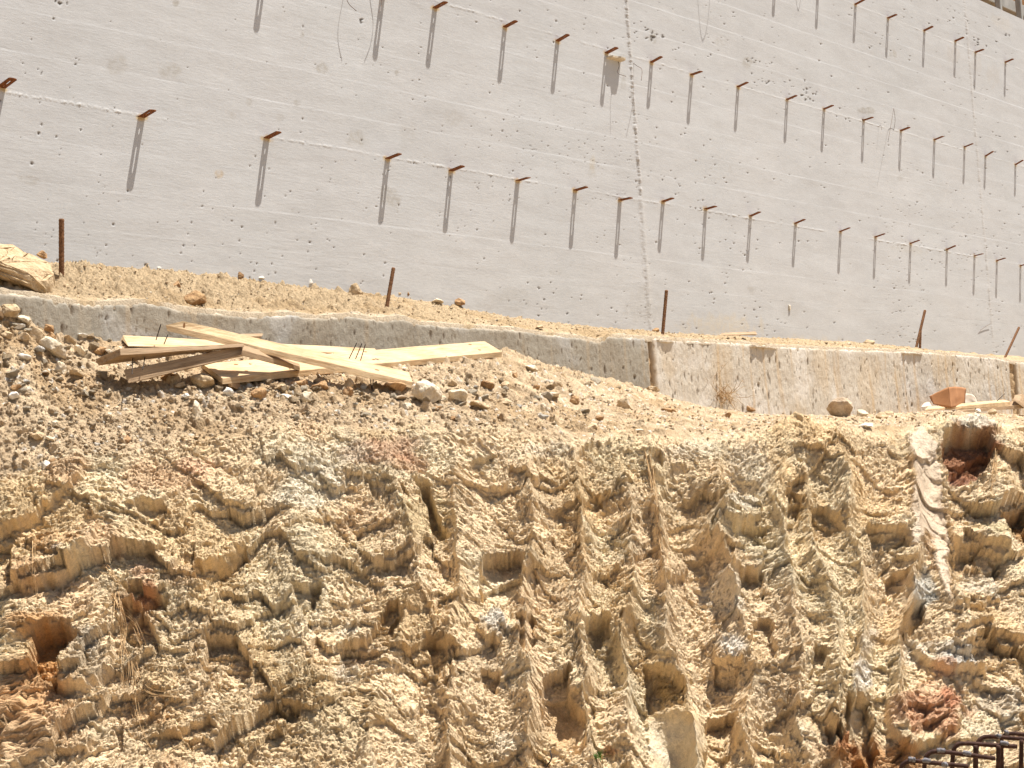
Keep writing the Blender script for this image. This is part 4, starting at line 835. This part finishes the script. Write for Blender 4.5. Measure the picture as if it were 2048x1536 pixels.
# ------------------------------------------------------------------ stones
sr = random.Random(11)
def place(o, p, w, up=.3, rz=None, tilt=.4):
    o.location = Vector(p) + Vector(Z)*w*up
def put_stone(x, y, w, h, tone, label, heap=False, name='stone', group=None, shape=1.0, deep=.85, rough=.045, rot=0, sink=.30, npt=16):
    p = (on_heap if heap else on_ground)(x, y + h*.30); s = pxm(p)
    W_, H_ = w*s, h*s
    bm = stone_bm(sr, W_, W_*deep, H_*1.1, npt, 3, rough)
    o = link(name, bm_mesh(name, bm), M_st[tone])
    o.matrix_world = Matrix.Translation(Vector(p)+Vector(Z)*H_*sink) @ (AX.to_4x4()) @ Matrix.Rotation(rad(rot), 4, 'Y')
    tag(o, label, 'stone', group); return o
G1 = None
BIG = [
 (21,620,54,36,'tan','blocky tan stone at the far left edge, below the footing',0), (47,640,40,22,'cream','cream stone just right of the blocky tan one at the left edge',15), (35,651,38,13,'white','flat white stone under the two at the left edge',0),
 (95,654,34,24,'brown','rounded brown stone at the left where the footing disappears into rubble',0), (104,674,34,28,'brown','second brown stone, just below the rounded one at the left',0), (70,668,44,42,'tan','large rough tan stone in the middle of the left rubble',20),
 (122,656,30,18,'cream','pale stone against the footing in the left rubble',0), (138,678,42,32,'tan','angular tan stone at the right of the left rubble',0), (165,669,28,10,'white','thin whitish stone lying alone near the footing, left of the planks',20),
 (163,702,40,18,'cream','long cream stone left of the tipped plank',35), (108,698,80,44,'cream','large flat cream slab in the left rubble',30), (50,711,32,16,'white','white lens-shaped stone low in the left rubble',10), (124,734,32,32,'cream','wedge-shaped cream stone below the large slab',0),
 (15,670,34,18,'tan','tan stone at the left edge under the flat white one',0), (48,672,34,18,'tan','tan lump between the left edge and the large rough stone',0), (198,698,36,20,'brown','brown stone left of the end of the tipped plank',0), (215,703,24,13,'cream','small cream stone touching the tipped plank end',0),
 (28,788,28,16,'white','white and grey stone low at the left edge',0), (32,774,30,14,'brown','brown clod behind the white and grey stone at the left',0), (94,930,28,23,'white','bright white stone on the bare slope at lower left',10), (118,940,24,18,'brown','dull brown stone beside the bright white one',0),
 (252,877,24,22,'brown','lone orange-brown stone on the dirt slope below the left of the pile',30), (10,583,22,14,'tan','small tan stone at the left edge beside the footing end',0), (155,745,46,14,'tan','low tan stone left of the dark plank end',15), (110,845,30,14,'cream','cream stone among dirt at the left',0), (75,870,36,16,'tan','tan stone low on the left slope',0), (100,876,24,12,'cream','small pale chip low on the left slope',20),
 (456,783,28,25,'white','round white stone under the left end of the long pale plank',0), (393,821,40,46,'cream','tall rounded cream stone alone below the pile',0), (408,759,62,42,'tan','tan block propping up the long pale plank',20), (361,767,28,18,'tan','small tan stone left of the propping block',10), (340,752,40,20,'brown','brown stone in the shade under the dark weathered plank',0),
 (523,787,52,32,'brown','brown wedge stone below the long pale plank',15), (371,791,24,12,'white','white chip below the propping block',0), (398,794,32,18,'cream','pale stone above the tall rounded cream one',0), (470,768,46,26,'brown','dark brown stone right behind the round white one',0), (575,790,34,16,'white','whitish flat stone below the middle of the pile',15),
 (566,775,44,22,'tan','tan stone beneath the middle of the pile',0), (612,792,36,26,'cream','cream stone below the middle of the pile, rounded',0), (600,764,46,22,'brown','brown rubble stone in shade under the plank crossing',0), (641,772,48,26,'brown','shaded brown stone under the topmost plank',0), (700,766,30,28,'tan','tan stone just left of the nails under the topmost plank',0),
 (697,785,30,26,'brown','brown stone below the topmost plank, left of its end',20), (792,772,56,26,'brown','brown stone right under the lower end of the topmost plank',15), (855,778,72,62,'cream','largest pale boulder, beside the lower end of the topmost plank',0), (772,808,26,22,'tan','tan pebble left of the largest pale boulder',0), (800,795,44,9,'grey','thin grey slab lying below the lower plank end',8), (815,812,28,20,'cream','cream stone in front of the thin grey slab',0),
 (916,789,52,26,'cream','long cream stone right of the largest boulder, sloping down',28), (957,809,56,17,'tan','long flat tan stone continuing below the sloping cream one',18), (904,767,34,20,'tan','tan stone touching the top of the sloping cream one',0), (873,816,28,15,'brown','orange-brown stone in front of the largest boulder',0), (885,800,30,18,'cream','cream stone between the largest and the sloping one',0),
 (1032,750,18,18,'brown','small square brown stone right of the long plank end',10), (1012,803,36,18,'tan','tan stone in the right part of the rubble',0), (1097,789,70,15,'cream','long narrow cream stone in the right rubble',4), (1094,762,18,14,'white','white pebble in the middle of the right rubble',30), (1074,774,22,16,'brown','brown stone touching the white pebble',0), (1060,736,50,17,'cream','flat cream slab half buried right of the long plank end',3),
 (1078,713,20,6,'white','white flake against the footing at the top of the right slope',10), (1025,704,30,13,'tan','tan stone at the top of the right slope, near the plank end',15), (1221,778,20,9,'white','white stone alone high on the right slope',0), (1252,811,44,24,'tan','long tan stone on the right slope',30), (1306,777,34,17,'tan','tan slab against the foot of the grey footing length',10), (1339,822,50,16,'brown','long brown clod below the joint of the footing',12),
 (1113,768,34,34,'tan','upright tan stone in the right rubble',0), (1183,852,34,16,'tan','pinkish tan stone near the rim of the rock face',0), (1276,860,30,12,'cream','cream stone at the rim of the rock face',10), (906,837,18,12,'brown','brown stone at the rim below the largest boulder',0), (975,770,40,24,'brown','brown stone behind the long flat tan one',0), (1150,800,36,22,'brown','brown clod in the right rubble',0), (1010,770,30,20,'tan','tan clod between plank end and right rubble',0), (1085,815,26,18,'cream','cream stone low in the right rubble',0), (1200,835,24,12,'brown','brown stone low on the right slope',0),
 (1683,816,74,42,'grey','big grey-brown boulder leaning against the pale footing length',8), (1722,830,40,20,'cream','pale stone overlapping the right of the big grey-brown boulder',0), (1746,824,24,16,'cream','cream round stone right of the big grey-brown boulder',0), (1777,828,26,15,'tan','tan stone in the row right of the big grey-brown boulder',0), (1800,822,24,16,'white','white stone in the row right of the big boulder',0), (1765,834,34,18,'tan','rounded tan stone in front of the row by the footing',0),
 (1733,852,46,11,'white','flat white chip of rock in front of the big boulder',0), (1495,818,40,14,'brown','brown flat clod right of the dry root clump',10), (1455,832,26,15,'brown','brown stone below the dry root clump',0), (1520,833,26,10,'cream','cream stone by the footing right of the root clump',0), (1985,825,26,16,'tan','pinkish stone under the scrap timber',0), (1960,818,20,10,'white','white stone beside the scrap timber nail',0), (2040,860,40,18,'tan','tan clod at the right edge below the timber',0), (1610,835,30,12,'tan','tan stone left of the big grey-brown boulder',0)]
for x, y, w, h, tone, lab, rot in BIG: put_stone(x, y, w, h, tone, lab, rot=rot, name='boulder' if w > 60 else 'stone', sink=.22 if x < 1400 else .34)
HP = [(713,581,40,34,'tan','rounded tan lump of soil on the footing near the second rebar stub',0), (479,550,22,20,'brown','brown stone on the soil bed against the wall, left of centre',0), (519,556,24,9,'white','white flat stone on the soil bed against the wall',0), (619,565,18,22,'white','upright white stone on the soil bed against the wall',20), (316,536,16,8,'white','small white stone on the soil bed right of the thick stub',0),
 (817,588,15,15,'brown','dark brown stone on the soil right of the second rebar stub',0), (798,587,14,14,'tan','tan pebble just right of the second rebar stub',0), (876,600,30,12,'cream','cream and brown stone on the soil bed',10), (919,603,30,18,'brown','brown stone on the soil bed before it narrows',10), (390,598,56,36,'brown','low brown clod heaped on the soil bed',0), (355,570,22,18,'brown','brown clod on the soil bed between stub and planks',0),
 (1580,669,15,18,'brown','upright brown chunk on the pale footing length',0), (1738,686,30,15,'tan','tan stone on the footing left of the crossing stubs',0), (1697,688,16,8,'cream','small cream stone on the footing right of centre',0), (1313,660,26,9,'brown','brown flat stone at the base of the stub by the joint',0),
 (200,537,12,7,'brown','dark little stone on the soil right of the thick stub',0), (1080,655,24,9,'tan','tan stone on the narrowing soil bed',0), (66,572,26,16,'tan','orange-tan stone tucked below the slab rock',0)]
for x, y, w, h, tone, lab, rot in HP: put_stone(x, y, w, h, tone, lab, heap=True, rot=rot, sink=.25)
# slab rock at the upper left
top = [(-60,486,.10),(-10,482,.09),(25,490,.10),(62,508,.13),(96,524,.15),(110,546,.22),(92,562,.28),(66,552,.30),(35,536,.30),(0,521,.30),(-60,506,.30)]
bm = hull([Vector(P3(*c)) for c in top] + [Vector(P3(c[0], c[1]+(24 if c[2] > .25 else 60), c[2]-.01)) for c in top])
bmesh.ops.triangulate(bm, faces=bm.faces)
for _ in range(4): bmesh.ops.subdivide_edges(bm, edges=[e for e in bm.edges if e.calc_length() > .006], cuts=1)
for v in bm.verts: v.co += mnoise.noise_vector(v.co*22)*.010 + mnoise.noise_vector(v.co*70)*.0022 + mnoise.noise_vector(v.co*200)*.0012
tag(link('slab_rock', bm_mesh('slab_rock', bm), M_st['tan']), 'large flat slab of rock lying on the soil at the upper left edge', 'rock')
o = put_stone(88, 520, 28, 21, 'brown', 'dark rounded stone resting on the slab rock at upper left', heap=True, sink=0); o.location = P3(84, 508, .13)

# ------------------------------------------------------------------ many smaller stones, each a copy of one of a few shapes
protos = {}
for tone in ('tan', 'cream', 'brown', 'white'):
    protos[tone] = []
    for k in range(5):
        me = bm_mesh('small_stone', stone_bm(sr, 1, sr.uniform(.7, 1), sr.uniform(.5, .8), 12, 2, .05)); me.materials.append(M_st[tone]); protos[tone].append(me)
def zone(): 
    r = sr.random()
    if r < .32: return sr.uniform(-20, 270), sr.triangular(605, 880, 690)
    if r < .72: return sr.triangular(300, 1180, 720), sr.triangular(745, 850, 785)
    return sr.uniform(900, 2060), sr.uniform(720, 860)
cnt = 0
while cnt < 270:
    x, y = zone()
    if y > np.interp(x, [p[0] for p in RIM], [p[1] for p in RIM])+(-6) or y < np.interp(x, [p[0] for p in LB], [p[1] for p in LB])+6: continue
    if 380 < x < 1000 and y < 740: continue
    cnt += 1; p = on_ground(x, y); s = pxm(p)*sr.choice([8, 9, 10, 12, 14, 17, 20, 24, 28] if (x < 330 or 840 < x < 1330) else [8, 9, 10, 12, 14, 17, 20, 23])*1.2
    tone = sr.choices(['tan', 'cream', 'brown', 'white'], [6, 5, 1, 1])[0]
    o = bpy.data.objects.new('small_stone', sr.choice(protos[tone])); col.objects.link(o)
    o.matrix_world = Matrix.Translation(Vector(p)+Vector(Z)*s*.1) @ Matrix.Rotation(sr.uniform(0, 6), 4, 'Z') @ Matrix.Rotation(sr.uniform(-.5, .5), 4, 'X') @ Matrix.Diagonal((s, s*sr.uniform(.7, 1), s*sr.uniform(.7, 1.1), 1))
    zn = 'in the left rubble beside the footing end' if x < 260 and y < 740 else 'low on the bare left slope' if x < 330 else 'scattered below the plank pile' if x < 840 else 'on the slope right of the plank pile' if x < 1330 else 'on the strip of dirt along the pale footing'
    sz_ = 'tiny' if s < pxm(p)*12 else 'small'
    tag(o, '%s %s stone loose %s' % (sz_, tone, zn), 'stone', '%s %s stones loose %s' % (sz_, tone, zn))

for k in range(44):
    x = sr.uniform(130, 1250) if k < 34 else sr.uniform(1250, 1960); y0 = np.interp(x, [p[0] for p in LW], [p[1] for p in LW]); y1 = np.interp(x, [p[0] for p in LT], [p[1] for p in LT]); y = y0+(y1-y0)*sr.uniform(.03, .85)
    p = on_heap(x, y); s = pxm(p)*sr.choice([5, 6, 7, 9, 11, 13]); tone = sr.choice(['tan', 'cream', 'brown', 'tan', 'white'])
    o = bpy.data.objects.new('small_stone', sr.choice(protos[tone])); col.objects.link(o)
    o.matrix_world = Matrix.Translation(Vector(p)+Vector(Z)*s*.12) @ Matrix.Rotation(sr.uniform(0, 6), 4, 'Z') @ Matrix.Diagonal((s, s*sr.uniform(.7, 1), s*sr.uniform(.6, 1), 1))
    zn = 'on the wide soil bed left of centre' if x < 900 else 'on the narrowing soil bed at centre' if x < 1250 else 'on top of the pale footing length'
    tag(o, 'small %s stone %s' % (tone, zn), 'stone', 'small %s stones %s' % (tone, zn))

# ------------------------------------------------------------------ gravel: grit nobody could count
def gravel(name, n_, pick, smin, smax, seed, m):
    rg = np.random.RandomState(seed); base = []
    for k in range(6):
        bm = stone_bm(random.Random(seed+k), 1, .85, .7, 9, 0); bmesh.ops.triangulate(bm, faces=bm.faces); bm.verts.ensure_lookup_table()
        base.append((np.array([v.co for v in bm.verts]), np.array([[v.index for v in f.verts] for f in bm.faces]))); bm.free()
    V, F_, off, tint = [], [], 0, []
    for i in range(n_):
        p = pick(rg)
        if p is None: continue
        b, f = base[rg.randint(6)]; s = smin*(smax/smin)**(rg.rand()**2.2)
        a, c = rg.rand(2)*6.28; Rm = np.array(Matrix.Rotation(a, 3, 'Z') @ Matrix.Rotation(c, 3, 'X'))
        V.append((b*s)@Rm.T + p + Z*s*.15); F_.append(f+off); off += len(b)
        t = [(.60,.44,.27),(.70,.56,.38),(.48,.34,.20),(.74,.67,.55),(.64,.47,.29)][rg.choice(5, p=[.36,.30,.08,.06,.20])]; tint.append(np.tile(np.array(t)*(.85+.3*rg.rand()), (len(b), 1)))
    V = np.concatenate(V); F_ = np.concatenate(F_); tint = np.concatenate(tint)
    me = bpy.data.meshes.new(name); me.vertices.add(len(V)); me.vertices.foreach_set('co', V.astype(f4).reshape(-1))
    me.loops.add(F_.size); me.loops.foreach_set('vertex_index', F_.reshape(-1).astype(np.int32)); me.polygons.add(len(F_))
    me.polygons.foreach_set('loop_start', np.arange(0, F_.size, 3, dtype=np.int32)); me.polygons.foreach_set('loop_total', np.full(len(F_), 3, np.int32)); me.update(calc_edges=True)
    a_ = me.attributes.new('tint', 'FLOAT_COLOR', 'POINT'); a_.data.foreach_set('color', np.concatenate([tint, np.ones((len(tint), 1))], 1).astype(f4).reshape(-1))
    return link(name, me, m)
def pk_slope(rg):
    j = rg.randint(40, NC-50); i = int(rg.rand()**.9*(split+4)); 
    if fbm_c[i, j] < rg.rand(): return None
    return P[i, j]
fbm_c = .35+.9*ss(-.2, .35, fbm(S[:split+8]*3.3+4, T[:split+8]*4, 3, 400)) 
o = gravel('gravel', 20000, pk_slope, .0022, .017, 21, M_dirt)
tag(o, 'loose grit and pebbles strewn over the dirt slope below the footing', 'gravel', None, 'stuff')
def pk_heap(rg):
    j = rg.randint(40, NC-50); i = rg.randint(2, 106); return PH[i, j]
tag(gravel('gravel', 9000, pk_heap, .002, .011, 22, M_dirt), 'fine grit on the soil lying between wall and footing edge', 'gravel', None, 'stuff')
hi = np.argwhere((H[R1+20:R1+R2, 60:-60] - smooth(H, 6)[R1+20:R1+R2, 60:-60]) > -.001)
def pk_rock(rg):
    k = hi[rg.randint(len(hi))]; i, j = k[0]+R1+20, k[1]+60
    if P[i, j, 2] < P[i-3, j, 2]-.012 or (P[i+3, j]-P[i-3, j])@NF < .004: return None
    return P[i, j]
tag(gravel('gravel', 9000, pk_rock, .0018, .007, 23, M_rock), 'crumbs of rock caught on the ledges of the cut rock face', 'gravel', None, 'stuff')

# ------------------------------------------------------------------ dry roots, weed, cage
def strand(rg, p, d0, L_, curl, n_=8):
    pts = [Vector(p)]; d_ = Vector(d0).normalized()
    for i in range(n_): d_ = (d_ + Vector((rg.uniform(-1, 1), rg.uniform(-1, 1), rg.uniform(-1, 1)))*curl + Vector((0, 0, -.06))).normalized(); pts.append(pts[-1]+d_*L_/n_)
    return pts
def bundle(name, label, strands, r, m, cat):
    bm = bmesh.new()
    for pts in strands:
        rings = []; side = None; n_ = len(pts)
        for i, p in enumerate(pts):
            t = (pts[min(i+1, n_-1)]-pts[max(i-1, 0)]).normalized(); side = side or t.orthogonal().normalized(); side = (side-t*side.dot(t)).normalized(); up = t.cross(side); rr = r*(1-.7*i/n_)
            rings.append([bm.verts.new(p+(side*math.cos(a)+up*math.sin(a))*rr) for a in (0, 1.57, 3.14, 4.71)])
        for a, b in zip(rings, rings[1:]):
            for j in range(4): bm.faces.new((a[j], a[(j+1) % 4], b[(j+1) % 4], b[j]))
    return tag(link(name, bm_mesh(name, bm, True), m), label, cat)
rg = random.Random(3); c0 = Vector(on_ground(1440, 806)) + Vector(Z)*.02
st = [strand(rg, c0+Vector((rg.uniform(-.05, .05), rg.uniform(-.04, .04), rg.uniform(-.01, .03))), (rg.uniform(-1, 1), rg.uniform(-1, 1), rg.uniform(.1, 1.2)), rg.uniform(.06, .15), .42, 10) for _ in range(120)]
nn_ = float((np.array(c0)-W0)@N); st.append(curve_pts([c0, P3(1447, 775, nn_), P3(1444, 760, nn_), P3(1428, 745, nn_), P3(1414, 727, nn_)], 5))
bundle('root_clump', 'tangled clump of dry roots leaning against the pale footing length', st, .0012, M_root, 'dry roots')
def dangling(label, specs, seed, r=.0011):
    rg = random.Random(seed); out = []
    for pts_, k in specs:
        for i in range(k):
            q = [Vector(on_ground(x+rg.gauss(0, 5), y+rg.gauss(0, 6), True)) + Vector(NF)*rg.uniform(.003, .018) for x, y in pts_]; out.append(curve_pts(q, 6))
    bundle('rootlets', label, out, r, M_root, 'roots')
dangling('thin dry rootlets hanging down the left of the rock face beside a dark recess', [([(228,1185),(236,1220),(240,1260),(238,1310),(244,1370)], 8), ([(220,1200),(262,1240),(280,1290)], 4), ([(200,1130),(225,1150),(250,1180)], 5)], 8)
dangling('fine rootlets fanning out low on the left of the rock face', [([(250,1300),(290,1380),(360,1385)], 5), ([(250,1320),(270,1430),(300,1500)], 5)], 12)
dangling('single long root hair hanging over the rounded block at the left edge', [([(60,1060),(62,1120),(66,1200)], 3)], 13)
dangling('dry rootlets hanging beside the dark hollow at the upper right', [([(1992,850),(1990,900),(1982,960),(1965,1010)], 9), ([(1985,900),(1975,950),(1960,985)], 8)], 9)
dangling('thin root running down a crack in the right middle of the rock face', [([(1290,905),(1300,980),(1312,1060),(1322,1140),(1330,1180)], 3), ([(1296,940),(1306,1010),(1314,1080)], 3)], 10, .0014)
rg = random.Random(4); wp = Vector(on_ground(1185, 1518, True)); blades = []
bm = bmesh.new()
for i in range(42):
    d_ = Vector((rg.gauss(0, 1), rg.gauss(0, 1)-.5, rg.uniform(.2, 1.4))).normalized(); L_ = rg.uniform(.018, .042); sd_ = d_.cross(Vector((0, 0, 1))).normalized()*.0016; p = wp+Vector((rg.gauss(0, .006), rg.gauss(0, .006), 0)); q = []
    for k in range(5):
        t = k/4; c = p+d_*L_*t-Vector((0, 0, 1))*L_*.35*t*t; w = (1-t)**.6*(1 if k else .6); q.append((bm.verts.new(c-sd_*w), bm.verts.new(c+sd_*w+Vector((0, 0, .0006)))))
    for a, b in zip(q, q[1:]): bm.faces.new((a[0], a[1], b[1], b[0]))
tag(link('weed', bm_mesh('weed', bm), M_leaf), 'tiny green weed sprouting from the rock at the bottom edge', 'weed')
tag(tube('root_twig', curve_pts([on_ground(1090,1500,True)+NF*.02, on_ground(1087,1515,True)+NF*.03, on_ground(1078,1534,True)+NF*.02], 5), .0016, M_nail), 'thin dark twig curving out of the rock near the bottom edge', 'twig')

# reinforcement cage in the pit, bottom right: bent bars on uprights
cage = empty('rebar_cage', EYE + ray(1950, 1560)*3.9); tag(cage, 'dark rusty rebar cage with bent bars poking up at the bottom right corner', 'rebar cage')
def cpt(x, y, dep): return EYE + ray(x, y)*dep
def cbar(name, pts, r, m, crust=()):
    o = tube(name, curve_pts([cpt(*p) for p in pts], 8), r, m, seg=10, ribs=.012); o.parent = cage; o.matrix_parent_inverse = Matrix.Translation(-cage.location)
    return o
def crust(x0, y0, x1, y1, dep):
    a, b = Vector(cpt(x0, y0, dep-.004)), Vector(cpt(x1, y1, dep-.004)); n_ = 7
    o = tube('cement_splash', [a.lerp(b, i/n_)+mnoise.noise_vector(Vector((i*1.3, x0, 0)))*.002+Vector((0, 0, .003)) for i in range(n_+1)], .0050, M_crust, seg=8, taper=[.3]+[rg.uniform(.85, 1.05) for _ in range(n_-1)]+[.2]); o.parent = cage; o.matrix_parent_inverse = Matrix.Translation(-cage.location)
dp = 3.75; bars = [ [(1795,1600,dp),(1800,1546,dp),(1808,1527,dp),(1826,1522,dp),(1870,1526,dp+.02),(1936,1533,dp+.03)], [(1848,1600,dp+.09),(1849,1530,dp+.09),(1856,1509,dp+.09),(1874,1503,dp+.09),(1930,1509,dp+.09),(1990,1517,dp+.09)],
  [(1905,1600,dp+.18),(1905,1520,dp+.18),(1912,1492,dp+.18),(1932,1487,dp+.18),(1980,1490,dp+.18),(2034,1493,dp+.18)], [(1953,1600,dp+.27),(1953,1500,dp+.27),(1962,1478,dp+.27),(1980,1473,dp+.27),(2020,1476,dp+.27),(2080,1480,dp+.27)], [(2006,1600,dp+.36),(2003,1490,dp+.36),(2008,1472,dp+.36),(2020,1467,dp+.36),(2060,1470,dp+.36),(2110,1473,dp+.36)] ]
for b in bars: cbar('bent_bar', b, .0044, M_cage)
for x, yt, de in ((1951, 1491, dp+.17), (1997, 1491, dp+.17), (2043, 1480, dp+.26), (2078, 1474, dp+.33)):
    cbar('upright_bar', [(x, yt, de), (x-1, 1550, de), (x-2, 1610, de)], .0044, M_cage)
for c in ((1816,1521,1832,1523,dp), (1845,1523,1862,1526,dp), (1873,1504,1892,1504,dp+.09), (1925,1508,1944,1511,dp+.09), (2000,1489,2018,1490,dp+.18), (1992,1474,2002,1476,dp+.27), (2008,1467,2018,1468,dp+.36), (1884,1530,1896,1534,dp)): crust(*c)
o = bpy.data.objects.new('x', None); bpy.data.objects.remove(o)

# ------------------------------------------------------------------ formwork deck above the far end of the wall
deck = empty('formwork_deck', W(8, -.6, TOPZ)); tag(deck, 'brown plywood formwork with pale props glimpsed above the wall at the top right', 'formwork')
def dbox(name, s0, s1, n0, n1, z0, z1, m, tilt=0):
    bm = bmesh.new(); bmesh.ops.create_cube(bm, size=1)
    for v in bm.verts: v.co = Vector(W(s0+(s1-s0)*(v.co.x+.5)+tilt*(v.co.z+.5), n0+(n1-n0)*(v.co.y+.5), z0+(z1-z0)*(v.co.z+.5)))
    o = link(name, bm_mesh(name, bm), m, deck); o.matrix_parent_inverse = Matrix.Translation(-deck.location)
    b_ = o.modifiers.new('b', 'BEVEL'); b_.width = .004; return o
for k, (a, b) in enumerate(((5.9, 7.45), (7.47, 9.2), (9.22, 12))): dbox('plywood_panel', a, b, -.80, -.78, TOPZ-.3, TOPZ+1.2, M_ply)
dbox('joist', 5.8, 12, -.77, -.70, TOPZ+.50, TOPZ+.58, M_prop)
for s in (6.95, 7.15, 7.24, 7.60, 7.95): dbox('prop', s, s+.035, -.42, -.385, TOPZ-.3, TOPZ+.9, M_prop, .03)
print('script done')
